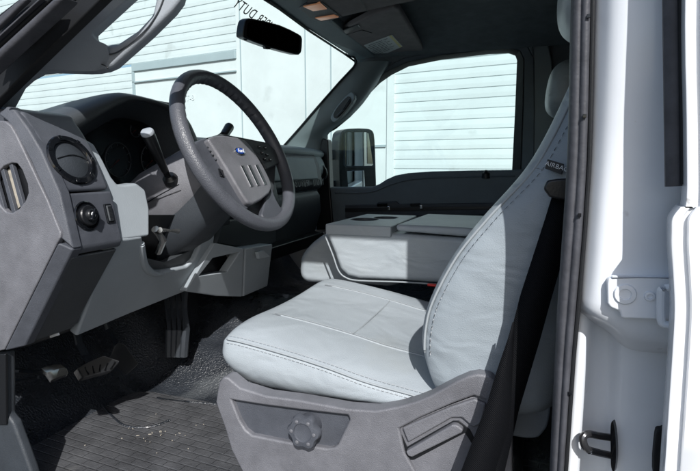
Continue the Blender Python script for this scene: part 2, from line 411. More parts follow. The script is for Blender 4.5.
# passenger A pillar trim
L_ = [P(357, 62, 1.60), P(340, 82, 1.60), P(318, 107, 1.60), P(300, 128, 1.60), P(284, 146, 1.60), P(272, 160, 1.60)]
R_ = [P(392, 62, 1.70), P(376, 82, 1.70), P(361, 103, 1.70), P(346, 118, 1.70), P(326, 133, 1.70), P(322, 152, 1.70)]
bm = nb(); rows = []
for a, b in zip(smoothline(L_, 3), smoothline(R_, 3)):
    rows.append([a, a.lerp(b, .25)+V((.012, -.012, 0)), a.lerp(b, .55)+V((.026, -.022, 0)), a.lerp(b, .85)+V((.018, -.012, 0)), b, b+V((-.01, .05, 0))])
grid(bm, rows); link('pillar_trim', bm, M['trim'], cab, sub=1)
bm = nb(); tube(bm, [p+V((0, -.004, 0)) for p in smoothline([P(346, 54, 1.6)]+L_, 3)], .0045, 8); link('windshield_seal', bm, M['rubberd'], cab)
hd = [P(350, 92, 1.612), P(354, 99, 1.612), P(344, 113, 1.612), P(334, 122, 1.612), P(330, 117, 1.612), P(337, 105, 1.612)]
hc = sum(hd, V())/6
bm = nb(); prism(bm, smoothline([hc+(p-hc)*1.0+V((0, .006, 0)) for p in hd], 3, True), (0, .03, 0)); hl = link('grab_handle', bm, M['trim'], cab, bevel=.004)
bm = nb(); prism(bm, smoothline([hc+(p-hc)*.74+V((0, .003, 0)) for p in hd], 3, True), (0, .01, 0)); link('handle_recess', bm, M['black'], hl, bevel=.001)
bm = nb(); tube(bm, [P(350, 99, 1.606), P(343, 110, 1.606), P(337, 116, 1.606)], .004, 8); link('grip', bm, M['charcoal'], hl)
# cowl side / lower pillar between dash end and door
bm = nb(); prism(bm, PS([(312, 146), (322, 138), (328, 140), (330, 190), (336, 260), (318, 262)], 1.69), (0, .05, 0)); link('kick_panel', bm, M['black'], cab, bevel=.006)

# driver A pillar: trim, grab handle, seals
tr = [(-12, 116), (-12, 106), (14, 80), (37, 57), (60, 34), (96, 0), (114, -18), (146, -18), (126, 0), (92, 31.5), (92, 36), (96, 40), (106, 44), (110, 56), (106, 69), (96, 71), (86, 71.5), (50, 70.5), (37, 72), (26, 78), (17, 86), (6, 107), (2, 116)]
def yt(x, y): return .12 + .08*max(0, min(1, ((x+y)-94)/70))
bm = nb(); prism(bm, [P(x, y, yt(x, y)) for x, y in tr], (-.015, .03, .0)); link('pillar_trim', bm, M['trim2'], cab, bevel=.004)
hb = [(82, 47), (92, 40), (100, 43.5), (106, 44.5), (117.5, 43), (137, 30), (152, 14), (155, 0), (155, -20), (185, -20), (180, 0), (172, 11), (149, 34), (123, 57), (113, 66), (104, 70), (92, 71.5), (84, 71.5), (60, 71), (70, 60)]
gh = None
bm = nb(); prism(bm, [P(x, y, .20) for x, y in hb], (-.012, .032, .0)); gh = link('grab_handle', bm, M['trim2'], cab, bevel=.009, seg=4)
bm = nb(); tube(bm, smoothline([P(x, y, .198) for x, y in ((63, 34), (76, 42), (86, 49), (97, 53.5), (106, 54.5), (115, 53), (123, 48.5), (138, 37), (149, 26), (158, 12), (163, 0), (168, -14))], 3), .0011, 6); link('mould_line', bm, M['charcoal'], gh)
bm = nb(); tube(bm, smoothline([P(x, y, .198) for x, y in ((88, 70), (92, 66), (99, 64), (106, 66), (108, 69))], 4), .0009, 6); link('screw_cap', bm, M['black'], gh)
def strip(name, l0, l1, t0, t1, Y, m, th=.012, parent=cab, ext=.35, bev=.003):
    def e(yl, xt):
        a = P(0, yl, Y); b = P(xt, 0, Y); d = (b-a); return [a-d*ext, b+d*.06]
    bm = nb(); bands(bm, e(l0, t0), e(l1, t1), (0, th, 0)); return link(name, bm, m, parent, bevel=bev)
strip('pillar_flange', 58, 98, 64, 100, .085, M['rubberd'], .02)
strip('pillar_flange', 13, 46, 17, 50, .045, M['rubberd'], .02)
strip('drip_moulding', 15, 25, 18, 26, .030, M['rubber'], .01)
strip('paint_edge', 33.5, 36, 37, 39.5, .036, M['rubber'], .008, bev=.001)
strip('door_seal', 46, 57, 50, 61, .035, M['rubber'], .03, bev=.006)
strip('edge_highlight', 61.5, 63.3, 67, 69, .078, M['silver'], .006, bev=.0008)  # silver strip stands in for a highlight along the trim

# B pillar: rubber door seal, painted jamb, recess, clips
sl = [(592, -520), (571, -25), (570, 0), (568.5, 80), (567, 160), (562, 230), (556, 311), (554, 360), (551, 420), (549, 471), (548, 500)]
sr = [(613, -520), (592.5, -25), (592, 0), (590.5, 80), (588.5, 160), (584, 230), (577, 311), (572.5, 360), (568.5, 420), (565, 471), (563, 500)]
bm = nb(); rows = []
for (a, b), (c, d) in zip(sl, sr):
    A = P(a, b, .045); D = P(c, d, .035)
    rows.append([A+V((.004, .065, 0)), A, A.lerp(D, .10)+V((0, -.006, 0)), A.lerp(D, .42)+V((0, -.009, 0)), A.lerp(D, .5)+V((0, -.003, 0)), A.lerp(D, .56)+V((0, -.010, 0)), A.lerp(D, .85)+V((0, -.008, 0)), D, D+V((0, .03, 0))])
grid(bm, rows); link('door_seal', bm, M['rubber'], cab, sub=1)
bm = nb(); tube(bm, [P(a+1.0, b, .033) for a, b in sr], .0022, 8); link('seal_lip', bm, M['rubberd'], cab)
for x, y in ((588.5, 16), (584.5, 116), (579.5, 215), (570.5, 393)):
    bm = nb(); box(bm, P(x, y, .0275), (.0035, .002, .004)); link('seal_clip', bm, M['gloss'], cab, bevel=.0005)
bm = nb(); prism(bm, [V((.03, .05, .70)), V((.03, .05, 1.95)), V((.22, .05, 1.95)), V((.22, .16, 1.95)), V((.03, .16, 1.95)), V((.03, .16, .70))][0:2]+[V((.055, .075, 1.95)), V((.055, .075, .70))], (0, .0, 0)) if False else None
# upper jamb surface (slightly convex) and its lower lip
ju = [(613, -520), (592, -25), (590, 80), (588, 160), (583, 230), (578, 300)]
bm = nb(); rows = []
for k, (a, b) in enumerate(ju):
    row = [P(a, b, .045)+V((-.002, .03, 0)), P(a, b, .045)]
    kd = max(0, min(1, b/250))
    for t, o in ((.05, .036), (.10, .026), (.17, .012), (.4, .004), (.7, .004), (1, .004)):
        row.append(P(a+(735-a)*t, b+4*t, o+(.022+.008*t-o)*kd if t > .1 else o))
    rows.append(row)
rows.append([P(577, 309, .075), P(577, 309, .045), P(582, 313, .034), P(590, 319, .026), P(612, 331, .026), P(620, 343, .028), P(640, 350, .03), P(735, 350, .03)])
rows.append([P(577, 311, .125), P(577, 311, .11), P(582, 315, .10), P(590, 321, .10), P(612, 333, .10), P(620, 346, .08), P(640, 354, .08), P(735, 354, .08)])
grid(bm, rows); link('door_jamb', bm, M['paintin'], cab, sub=2)
# lower recessed jamb
bm = nb(); rows = []
for b, cx in ((300, 0), (330, 0), (350, 0), (400, -2), (440, -4), (500, -7)):
    a = 577-(b-311)*.075
    rows.append([P(a-3, b, .085), P(a+1, b, .06), P(a+13, b, .062), P(a+17, b, .088), P(600+cx, b, .10), P(613+cx, b, .10), P(620+cx, b, .08), P(640+cx, b, .078), P(735, b, .078)])
grid(bm, rows); link('lower_jamb', bm, M['paintin'], cab, sub=2)
bm = nb(); prism(bm, smoothline(PS([(656, 436), (662, 430), (676, 431), (676, 480), (655, 480)], .068), 4, True), (0, .02, 0)); link('pocket_dark', bm, M['rubberd'], cab, bevel=.002)  # black plate standing in for the dark inside of a pocket
# B pillar inner body so that nothing is seen through
bm = nb(); prism(bm, [V((.05, .112, .6)), V((.05, .112, 1.95)), V((.25, .115, 1.99)), V((.25, .115, .6))], (0, .06, 0)); link('pillar_core', bm, M['charcoal'], cab, bevel=.01)

# hinge leaf of the rear door
rd = thing('rear_door', 'closed white rear door whose front edge fills the right side', 'door', P(700, 250, -.09))
HY = .014
bm = nb(); prism(bm, PS([(607, 284), (608, 279), (613, 276.5), (690, 277.5), (690, 321), (623, 319), (621, 317), (619.5, 311.5), (610, 307.5), (607.5, 303)], HY), (0, .02, 0)); hg = link('door_hinge', bm, M['paintin'], rd, bevel=.0035, seg=4)
bm = nb(); tube(bm, [P(612, 277, HY+.001), P(690, 278, HY+.001)], .0022, 8); link('flange', bm, M['paintin'], hg)
for px, py, r in ((625, 294, .0105), (649.5, 296, .005)):
    bm = nb(); lathe(bm, P(px, py, HY), (0, -1, 0), [(r, -.002), (r, .001), (r*.9, .0025), (r*.55, .0028), (r*.5, .001), (.001, .001)], 24); link('bolt', bm, M['paintin'], hg)
bm = nb(); tube(bm, smoothline([P(663, 289, .002), P(676, 287, .002), P(684, 291, .002), P(684, 322, .002), P(676, 325, .002), P(664, 324, .002), P(661, 318, .002), P(661, 294, .002)], 4, True), .0038, 10, True); link('hinge_knuckle', bm, M['paintin'], hg)

# striker
stk = thing('door_striker', 'black steel striker loop bolted low on the white pillar', 'striker', P(612, 450, .12))
bm = nb(); c = P(613, 450, .118)
prism(bm, smoothline([P(610.5, 426, .072), P(613, 422, .072), P(615.5, 438, .068), P(616, 458, .068), P(614, 472, .072), P(611, 467, .072), P(610.5, 450, .072)], 4, True), (.003, .006, 0)); link('striker_plate', bm, M['gloss'], stk, bevel=.0015)
bm = nb(); tube(bm, smoothline([P(614, 438, .08), P(600, 436, .07), P(588, 434, .055), P(583, 438, .05), P(586, 448, .05), P(596, 452, .06), P(614, 456, .08)], 4), .0042, 10); link('striker_loop', bm, M['steel'], stk)
bm = nb(); tube(bm, [P(589, 451.5, .050), P(605, 454, .080)], .0030, 8); link('chrome_strip', bm, M['chrome'], stk)  # bright chrome tube along the lower bar of the loop

# ================================================================== REAR DOOR (closed, its front edge)
DY = -.050
sk = [(0, 0), (697, -520), (685, -40), (686, 120), (686, 200), (680, 207), (672, 218), (671, 232), (671, 248), (673, 280), (674, 310), (672, 350), (669, 396), (664, 471), (661, 520)]
bm = nb(); rows = []
for a, b in sk:
    pass
for q_ in smoothline([V((a, b, 0)) for a, b in sk[1:]], 4):
    a, b = q_.x, q_.y
    rows.append([P(a, b, DY+.001)+V((.012, .055, 0)), P(a, b, DY)+V((.001, .022, 0)), P(a, b, DY), P(a+.8, b, DY-.0015), P(a+2.2, b, DY-.002), P(a+10, b, DY-.002), P(a+11, b, DY-.0012), P(a+11.6, b, DY+.0015), P(a+15.5, b, DY+.0015), P(a+16.2, b, DY-.0025), P(a+18, b, DY-.0035), P(a+60, b, DY-.0045), P(a+60, b, DY-.0045)+V((1.1, 0, 0))])
grid(bm, rows); link('door_skin', bm, M['paint'], rd, sharp=40)
bm = nb(); tube(bm, [P(674+y*.012, y, -.026) for y in (-500, -40, 40, 110, 186)], [(.0065, .009)]*5, 10); link('door_seal', bm, M['rubber'], rd)
bm = nb(); tube(bm, [P(682.5+y*.012, y, -.034) for y in (-500, -40, 40, 110, 184)], .0035, 8); link('seal_lip', bm, M['rubberd'], rd)
bm = nb(); prism(bm, [V((.14, -.01, .6)), V((.14, -.01, 2.0)), V((1.25, .0, 2.0)), V((1.25, .0, .6))], (0, .05, 0)); link('inner_panel', bm, M['paintin'], rd, smooth=False)

# ================================================================== DASHBOARD
dash = thing('dashboard', 'two tone grey dashboard with round air vent and dark gauge hood', 'dashboard', (-.95, .85, 1.2))
NY = .10
prof = [P(x, y, NY) for x, y in ((-30, 104), (13, 109), (23, 118), (40, 146), (60, 193), (73, 249), (25, 345), (-40, 352))]
FY = .212
up = [prof[0], prof[1], prof[2], prof[3], prof[4], prof[4]+V((-.10, 0, -.01)), V((prof[0].x, NY, prof[4].z))]
# end module in two castings with a seam
def ext(bm, pr_, y0, y1): prism(bm, [V((p.x, y0, p.z)) for p in pr_], (0, y1-y0, 0)); return bm
z4 = prof[4]
dn = V((0, 0, -.0022))
bm = nb(); ext(bm, smoothline(prof[:5], 4)+[V((-1.05, 0, z4.z)), V((-1.05, 0, prof[0].z))], NY, FY); vm = link('vent_surround', bm, M['plastic'], dash, bevel=.010, seg=4)
bm = nb(); ext(bm, [z4+dn, prof[5], prof[5]+V((-.006, 0, -.012)), V((-1.05, 0, prof[5].z-.02)), V((-1.05, 0, z4.z-.0022))], NY, FY); lm = link('switch_panel', bm, M['plastic'], dash, bevel=.004)
lowa = prof[5]+V((-.0065, 0, -.0145)); lowb = prof[6]
bm = nb(); ext(bm, [lowa, lowb, V((-1.02, 0, lowb.z)), V((-1.02, 0, lowa.z))], NY, FY-.004); link('lower_end_panel', bm, M['charcoal'], dash, bevel=.006)  # charcoal, darker than the panels above, paints in the underside shade
bm = nb()
bands(bm, [P(73, 249.5, NY-.002), P(25, 346, NY-.002)], [P(58, 243, .084), P(4, 351, .084)], (0, .02, 0)); link('edge_trim', bm, M['plastic'], dash, bevel=.003)
# end cap facing the door, with a demister slot
slot = [(0, 170), (4, 166), (11.5, 163), (17, 163.6), (22, 170), (27, 183), (28, 193), (25, 201), (18.6, 209), (12, 213), (6, 212), (0, 206), (-6, 190), (-5, 178)]
oc = [(-60, 116), (5, 121), (10, 125), (16, 135), (47, 200), (60, 232), (60, 238), (57, 243), (4, 350), (-60, 362)]
EY = .086
bm = nb(); plate(bm, PS(oc, EY), [PS(slot, EY)], (0, .012, 0)); ec = link('end_cap', bm, M['plastic2'], dash, bevel=.0025)
bm = nb(); bands(bm, PS([(7, 106), (15, 110), (28, 128), (41, 150), (60, 193), (73, 249)], NY-.003), PS([(-2, 114), (7, 121), (18, 138), (31, 162), (49, 202), (60.5, 238)], EY+.003), (0, .02, 0)); link('chamfer_trim', bm, M['plastic'], dash, bevel=.003)
bm = nb(); prism(bm, PS([(-14, 155), (36, 155), (36, 220), (-14, 220)], EY+.0125), (0, .001, 0)); link('slot_back', bm, M['black'], ec, smooth=False)
bm = nb(); prism(bm, PS([(3, 172), (11, 168), (22, 205), (14, 212)], EY+.0105), (0, .0015, 0)); link('foam_filter', bm, M['tan'], ec, smooth=False)
for dx in (-7, 3, 13):
    bm = nb(); prism(bm, PS([(dx-5, 162), (dx-1.5, 162), (dx+13, 214), (dx+9, 214)], EY+.003), (0, .007, 0)); link('louvre', bm, M['plastic'], ec, bevel=.001)
# round vent
fn = V((-(prof[4].z-prof[3].z), 0, (prof[4].x-prof[3].x))); fn.normalize()
if fn.x < 0: fn = -fn
vc = PL(71, 160.5, (prof[3]+prof[4])/2, fn)
vc.y = min(vc.y, (NY+FY)/2+.004)
av = thing('air_vent', 'round black air vent at the driver end of the dashboard', 'air vent', vc)
bm = nb(); R = .046
lathe(bm, vc, fn, [(R, -.002), (R+.001, .003), (R-.001, .006), (R-.009, .007), (R-.012, .003), (R-.014, -.012)], 48); link('vent_ring', bm, M['gloss'], av)
bm = nb(); X_, Y_, D_ = frame_of(fn)
rows = []
for i in range(9):
    r = (R-.0125)*i/8; rows.append([vc+D_*(.007-.006*(i/8)**2)+(X_*math.cos(k*math.pi/16)+Y_*math.sin(k*math.pi/16))*max(r, .0003) for k in range(33)])
grid(bm, rows); link('vent_ball', bm, M['dark'], av, sharp=60)
bm = nb()
for sgn in (1,):
    tube(bm, smoothline([vc+D_*.004+Y_*.002+X_*(-.03), vc+D_*.0085+Y_*.007, vc+D_*.004+Y_*.002+X_*.03], 4), .0009, 6)
link('vane', bm, M['black'], av)
bm = nb()
for k in range(14):
    a = k*2*math.pi/14; bm = nb()
    if not k % 2: continue
    box(bm, vc+D_*.0065+(X_*math.cos(a)+Y_*math.sin(a))*(R-.0035), (.007, .007, .0025), Matrix((X_*math.cos(a)+Y_*math.sin(a), -X_*math.sin(a)+Y_*math.cos(a), D_)).transposed())
    link('ring_tab', bm, M['gloss'], av, bevel=.001)
# headlight knob and dimmer
f2 = V((-(prof[5].z-prof[4].z), 0, (prof[5].x-prof[4].x))).normalized()
if f2.x < 0: f2 = -f2
kc = PL(86.5, 216, (prof[4]+prof[5])/2, f2)
kn = thing('headlight_knob', 'black rotary headlight knob below the round vent', 'knob', kc)
bm = nb(); lathe(bm, kc, f2, [(.0255, -.001), (.0265, .0015), (.0245, .0030), (.0225, .0005), (.001, -.0005)], 40); link('knob_recess', bm, M['gloss'], kn)
bm = nb(); lathe(bm, kc+f2*.0008, f2, [(.018, 0), (.018, .006), (.0165, .008), (.011, .009), (.010, .014), (.0085, .0155), (.001, .0155)], 32); link('knob_cap', bm, M['black'], kn)
X2, Y2, D2 = frame_of(f2)
bm = nb(); box(bm, kc+f2*.0145, (.006, .024, .010), Matrix((X2, Y2, D2)).transposed() @ Matrix.Rotation(.6, 3, 'Z')); link('knob_grip', bm, M['gloss'], kn, bevel=.0022)
bm = nb(); lathe(bm, kc+f2*.016, f2, [(.0045, 0), (.0045, .0012), (.0035, .0016), (.003, .0008), (.001, .0008)], 20); link('mark', bm, M['white'], kn)
dc = PL(108.5, 213.5, (prof[4]+prof[5])/2, f2)
ds = thing('dimmer_switch', 'small rectangular dimmer switch beside the headlight knob', 'switch', dc)
mr = Matrix((V((0, 1, 0)), f2.cross(V((0, 1, 0))), f2)).transposed()
bm = nb(); box(bm, dc+f2*.001, (.0165, .036, .004), mr); link('switch_bezel', bm, M['gloss'], ds, bevel=.0015)
bm = nb(); box(bm, dc+f2*.0035, (.0105, .029, .004), mr); link('thumb_wheel', bm, M['charcoal'], ds, bevel=.0015)
bm = nb()
for k in range(9): box(bm, dc+f2*.0057+mr @ V((0, (k-4)*.0028, 0)), (.008, .0011, .0012), mr)
link('wheel_rib', bm, M['black'], ds)

# light grey bezel around the gauges
bn = V((-(prof[5].z-prof[2].z), 0, (prof[5].x-prof[2].x))).normalized()
if bn.x < 0: bn = -bn
b0 = (prof[2]+prof[5])/2 + bn*-.006
bz = [(72, 128), (79, 130), (84, 138), (94.6, 144), (104, 161), (112, 177), (117.5, 184), (124, 185), (137, 183), (146, 190), (150, 209), (150, 222), (150, 236), (130, 239), (112, 241), (100, 215), (84, 165)]
bm = nb(); prism(bm, [PL(x, y, b0, bn) for x, y in bz], (-.03, 0, .0)); link('gauge_bezel', bm, M['light'], dash, bevel=.006, seg=4)
# gauge hood
HX = -.905
ho = [(58, 117), (67, 114), (96, 101), (114, 93.5), (124, 91.5), (136, 93.5), (172, 102.5), (186, 112), (197, 135), (206, 160)]
hi = [(75, 136), (79, 130), (100, 117), (120, 105), (133, 100.5), (145, 101.5), (170, 108.5), (178, 118), (186, 138), (192, 160)]
O = [PX(x, y, HX) for x, y in ho]; I = [PX(x, y, HX+.004) for x, y in hi]
bm = nb(); rows = []
for o_, i_ in zip(smoothline(O, 1), smoothline(I, 1)):
    t = (o_.y-.85)
    rows.append([V((-1.30, o_.y, min(o_.z, 1.50)-.02)), V((-1.12, o_.y, o_.z-.022)), o_+V((-.05, 0, 0)), o_+V((-.012, 0, .001)), o_+V((.004, 0, -.005)), o_.lerp(i_, .5)+V((.010, 0, 0)), i_, i_+V((-.012, 0, -.001))])
grid(bm, rows); link('gauge_hood', bm, M['charcoal'], dash, sub=1)
# gauge cluster deep inside
gi = [(70, 118), (132, 96), (180, 104), (200, 170), (190, 200), (110, 200)]
bm = nb(); prism(bm, [PX(x, y, HX-.085) for x, y in gi], (-.02, 0, 0)); gc = link('gauge_panel', bm, M['gloss'], dash, bevel=.004)
for px, py, r in ((118, 160, .042), (152, 160, .042), (135, 130, .018), (160, 132, .018)):
    c = PX(px, py, HX-.084); bm = nb(); 
    ring = [c+V((.002, r*math.cos(a*math.pi/16), r*math.sin(a*math.pi/16))) for a in range(32)]
    tube(bm, ring, .0012, 6, True); gr_ = link('gauge_ring', bm, M['charcoal'], gc)
    for q_ in range(9):
        a = math.radians(-40+q_*32.5); d_ = V((0, math.cos(a), math.sin(a))); bm = nb(); tube(bm, [c+V((.001, 0, 0))+d_*r*.80, c+V((.001, 0, 0))+d_*r*.93], .0007, 4); link('tick', bm, M['trim'], gr_)
    a = math.radians(215); d_ = V((0, math.cos(a), math.sin(a))); bm = nb(); tube(bm, [c+V((.003, 0, 0)), c+V((.003, 0, 0))+d_*r*.8], [.0012, .0006], 6); link('needle', bm, M['needle'], gr_)
hc_ = PX(140, 168, HX)
bm = nb(); rows = []
for i_ in smoothline(I, 1):
    rows.append([i_+V((-.004, 0, .0015)), i_+V((-.010, 0, -.003)), hc_.lerp(i_, .78)+V((-.045, 0, 0)), hc_.lerp(i_, .76)+V((-.052, 0, 0))])
grid(bm, rows); link('hood_liner', bm, M['dark'], dash, sub=1)
bm = nb(); rows = []
for i_ in smoothline(I, 1):
    rows.append([hc_.lerp(i_, .775)+V((-.048, 0, 0)), hc_.lerp(i_, .74)+V((-.07, 0, 0)), hc_.lerp(i_, .72)+V((-.10, 0, -.004))])
grid(bm, rows); link('gauge_surround', bm, M['black'], dash, sub=1)
# dash top pad
bm = nb(); rows = []
for x, z in ((-1.30, 1.40), (-1.22, 1.455), (-1.05, 1.478), (-.97, 1.474), (-.945, 1.462), (-.938, 1.448), (-.95, 1.43)):
    rows.append([V((x-.04*(1-((y-.88)/.8)**2)*(1 if x < -1.1 else 0), y, z+(.012 if x > -1.2 else 0)*(1-((y-.9)/.8)**2))) for y in [.73+k*.095 for k in range(11)]])
grid(bm, rows); link('dash_top', bm, M['trim'], dash, sub=1)
bm = nb(); prism(bm, [V((-1.3, .1, 1.44)), V((-.86, .1, 1.44)), V((-.9, .1, 1.50)), V((-1.1, .1, 1.50)), V((-1.3, .1, 1.46))], (0, .12, 0)); link('dash_top', bm, M['dark'], dash, bevel=.01)
# passenger side face
pf = [(-.955, 1.452), (-.935, 1.44), (-.918, 1.405), (-.905, 1.34), (-.903, 1.315), (-.915, 1.30), (-.93, 1.293), (-.925, 1.285), (-.915, 1.27), (-.91, 1.2), (-.95, 1.08), (-1.1, 1.06), (-1.1, 1.452)]
bm = nb(); prism(bm, [V((x, .74, z)) for x, z in pf], (0, .83, 0)); link('dash_face', bm, M['dark'], dash, bevel=.006)
pn = [(-.912, 1.43), (-.8995, 1.39), (-.893, 1.345), (-.90, 1.34), (-.92, 1.43)]
bm = nb(); prism(bm, [V((x, 1.08, z)) for x, z in pn], (0, .42, 0)); link('airbag_cover', bm, M['trim'], dash, bevel=.004)
text('embossed_word', 'SUPER', .040, (-.897, 1.345, 1.328), (0, 1, 0), (-.15, 0, 1), M['dark'], dash, depth=.0012, spacing=1.2)
text('embossed_word', 'DUTY', .040, (-.897, 1.51, 1.328), (0, 1, 0), (-.15, 0, 1), M['dark'], dash, depth=.0012, spacing=1.2)
bm = nb(); tube(bm, [(-.924, .76, 1.293), (-.924, 1.56, 1.293)], .0025, 6); link('trim_strip', bm, M['trim2'], dash)
# passenger vent pod
pc = P(318.5, 173, 1.61)
bm = nb(); rr = []
for y, k in ((1.50, .85), (1.56, 1), (1.64, 1.02), (1.685, .9)):
    rr.append([V((-1.02+.0, y, 1.385))+V((math.cos(a)*(.10*k), 0, math.sin(a)*.088*k)) for a in [j*2*math.pi/16+.2 for j in range(16)]])
loft(bm, rr); link('vent_pod', bm, M['trim'], dash, sub=1)
bm = nb(); ax = V((.75, -.6, .15)).normalized(); lathe(bm, pc+ax*.004, ax, [(.043, -.02), (.043, .002), (.037, .005), (.033, .0), (.001, -.006)], 32); link('vent_ring', bm, M['gloss'], dash)
# centre stack
bm = nb(); prism(bm, [V((x, .735, z)) for x, z in ((-1.05, 1.45), (-.93, 1.452), (-.88, 1.40), (-.85, 1.28), (-.85, 1.22), (-1.05, 1.22))], (0, .33, 0)); cs = link('centre_stack', bm, M['charcoal'], dash, bevel=.008)
bm = nb(); box(bm, (-.862, .9, 1.345), (.01, .22, .09), Matrix.Rotation(-.24, 3, 'Y')); link('radio_face', bm, M['gloss'], dash, bevel=.003)
for yy in (.80, .90, 1.0):
    bm = nb(); lathe(bm, V((-.846, yy, 1.255)), (1, 0, 0), [(.018, 0), (.018, .01), (.015, .014), (.001, .014)], 24); link('climate_knob', bm, M['charcoal'], dash)
# knee panel
kp = V((.20-.10, 0, 0)); K0 = prof[5]; K1 = P(75, 337, FY)
kn_ = V((-(K0.z-K1.z), 0, (K0.x-K1.x))).normalized()
if kn_.x < 0: kn_ = -kn_
k0 = K0+kn_*-.004
hole = [(143, 236.5), (143.5, 242), (144, 252), (146, 263), (150, 270), (157, 272.5), (165, 272), (187, 267), (194, 261), (198, 252), (201, 243), (204, 233)]
kout = [(104, 243), (112, 240.5), (130, 238.5), (143, 236.5)]+hole[1:]+[(216, 229), (214, 244), (186, 291.5), (130, 314), (76, 337), (95, 285)]
bm = nb(); prism(bm, [PL(x, y, k0, kn_) for x, y in kout], (-.02, 0, .01)); link('knee_panel', bm, M['light'], dash, bevel=.006, seg=4)
# rolled lip of the column opening, catches the sun
lipo = [(141.5, 243), (141.5, 250), (143.5, 263), (149, 271), (157, 274), (166, 273.5)]
lp_ = smoothline([PL(x, y, k0+kn_*-.002, kn_) for x, y in lipo], 3); nl = len(lp_)-1
bm = nb(); tube(bm, lp_, [.0015+.0075*math.sin(math.pi*min(1, .12+.88*i/nl))**.6 if i < nl else .001 for i in range(nl+1)], 10); link('opening_lip', bm, M['light'], dash)
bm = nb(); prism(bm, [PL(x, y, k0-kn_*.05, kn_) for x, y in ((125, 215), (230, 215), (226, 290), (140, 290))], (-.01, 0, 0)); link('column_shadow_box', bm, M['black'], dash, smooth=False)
bm = nb(); tube(bm, [PL(155, 229, k0-kn_*.01, kn_), PL(163, 240, k0, kn_), PL(158, 252, k0-kn_*.01, kn_)], .008, 8); tube(bm, [PL(160, 230, k0, kn_), PL(178, 231, k0, kn_)], .006, 8); link('tilt_linkage', bm, M['metal'], dash)
bm = nb(); prism(bm, [PL(x, y, k0-kn_*.012, kn_) for x, y in ((146, 258), (165, 262), (200, 246), (205, 236), (200, 268), (166, 278), (150, 274))], (-.02, 0, 0)); link('pocket_floor', bm, M['charcoal'], dash, bevel=.002)
# lower centre pod
def cp(px, py, X): return PX(px, py, X)
bm = nb(); front = [cp(215, 243, -.765), cp(244, 248.6, -.757), cp(242, 296.6, -.835), cp(217, 296, -.838), cp(186, 291.5, -.835)]
plate(bm, front, [[cp(x, y, X) for x, y, X in ((213, 258, -.782), (240, 252, -.763), (227, 272, -.797), (199, 276, -.81))]], (-.03, .004, 0)); link('centre_pod', bm, M['light'], dash, bevel=.003)
bm = nb(); prism(bm, [cp(x, y, -.83) for x, y in ((195, 245), (250, 245), (250, 285), (190, 285))], (-.004, 0, -.0)); link('pod_recess', bm, M['black'], dash, smooth=False)
bm = nb(); prism(bm, [cp(245.5, 248.6, -.757), cp(273, 244, -.757), cp(268, 286, -.825), cp(243.5, 296.6, -.835)], (-.16, 0, 0)); link('ash_drawer', bm, M['light'], dash, bevel=.005)
bm = nb(); prism(bm, [cp(258, 252, -.752), cp(264, 250.5, -.745), cp(271, 257, -.747), cp(260, 259, -.750)], (-.012, 0, 0)); link('drawer_pull', bm, M['light'], dash, bevel=.002)
bm = nb(); prism(bm, [cp(204, 222, -.83), cp(276, 216, -.80), cp(276, 243, -.80), cp(244, 248, -.80), cp(212, 242, -.81)], (-.15, 0, 0)); link('open_tray', bm, M['black'], dash, bevel=.004)
bm = nb(); bands(bm, [cp(219, 222, -.79), cp(213, 243, -.785)], [cp(223, 224, -.785), cp(217, 245, -.78)], (-.02, 0, 0)); link('trim_strip', bm, M['charcoal'], dash, bevel=.002)
# black block stands in for shade under the dash; ridged column boot
bm = nb(); prism(bm, [V((-1.05, .12, 1.10)), V((-.86, .12, 1.12)), V((-.9, .12, 1.06)), V((-1.1, .12, 1.02)), V((-1.3, .12, 1.06)), V((-1.3, .12, 1.15))], (0, 1.5, 0)); link('void_fill', bm, M['black'], dash, bevel=.01)
bm = nb()
for k in range(4):
    a = P(166+k*6, 288, .60); b = P(170+k*4.5, 356, .60); tube(bm, [a, a.lerp(b, .6)+V((.006, 0, 0)), b], .012, 8)
link('column_boot', bm, M['dark'], dash)
bm = nb(); prism(bm, PS([(45, 318), (62, 312), (74, 315), (70, 326), (52, 331), (44, 327)], .19), (0, .02, 0)); link('hood_release', bm, M['charcoal'], dash, bevel=.003)
bm = nb(); prism(bm, PS([(49, 334), (57, 332), (58, 335.5), (50, 338)], .17), (0, .004, 0)); link('part_sticker', bm, M['white'], dash, smooth=False)

# ================================================================== STEERING COLUMN
WC = V((-.656, .499, 1.434)); ta = math.radians(26.4)
WNn = V((math.cos(ta), 0, math.sin(ta))); WU = V((0, 1, 0)); WV = V((-math.sin(ta), 0, math.cos(ta)))
colm = thing('steering_column', 'grey steering column shroud with black turn signal stalk', 'steering column', WC-WNn*.15)
def cs_ring(s, hw, ht, hb, off=0, n=20):
    r = []
    for k in range(n):
        a = k*2*math.pi/n; c_, s_ = math.cos(a), math.sin(a)
        x = math.copysign(abs(c_)**.6, c_)*hw; z = math.copysign(abs(s_)**.7, s_)*(ht if s_ > 0 else hb)
        r.append(WC-WNn*s+WU*x+WV*(z+off))
    return r
bm = nb(); rr = [cs_ring(.055, .045, .045, .05), cs_ring(.062, .058, .055, .06), cs_ring(.10, .072, .062, .075), cs_ring(.17, .090, .066, .088, -.004), cs_ring(.225, .098, .07, .092, -.008), cs_ring(.30, .09, .06, .07, -.01)]
loft(bm, rr); link('upper_shroud', bm, M['plastic2'], colm, sharp=50)
bm = nb(); rr = []
for s, hw, hb in ((.06, .054, .07), (.10, .066, .088), (.20, .08, .12), (.30, .086, .13), (.40, .08, .12)):
    rr.append([p+WV*(-.012) for p in cs_ring(s, hw, .03, hb, -.016)])
loft(bm, rr); link('lower_shroud', bm, M['dark'], colm, sharp=50)
bm = nb(); tube(bm, smoothline([P(141, 206, .405), P(158, 196, .400), P(179, 184.5, .405)], 4), .0012, 6); link('shroud_seam', bm, M['black'], colm)
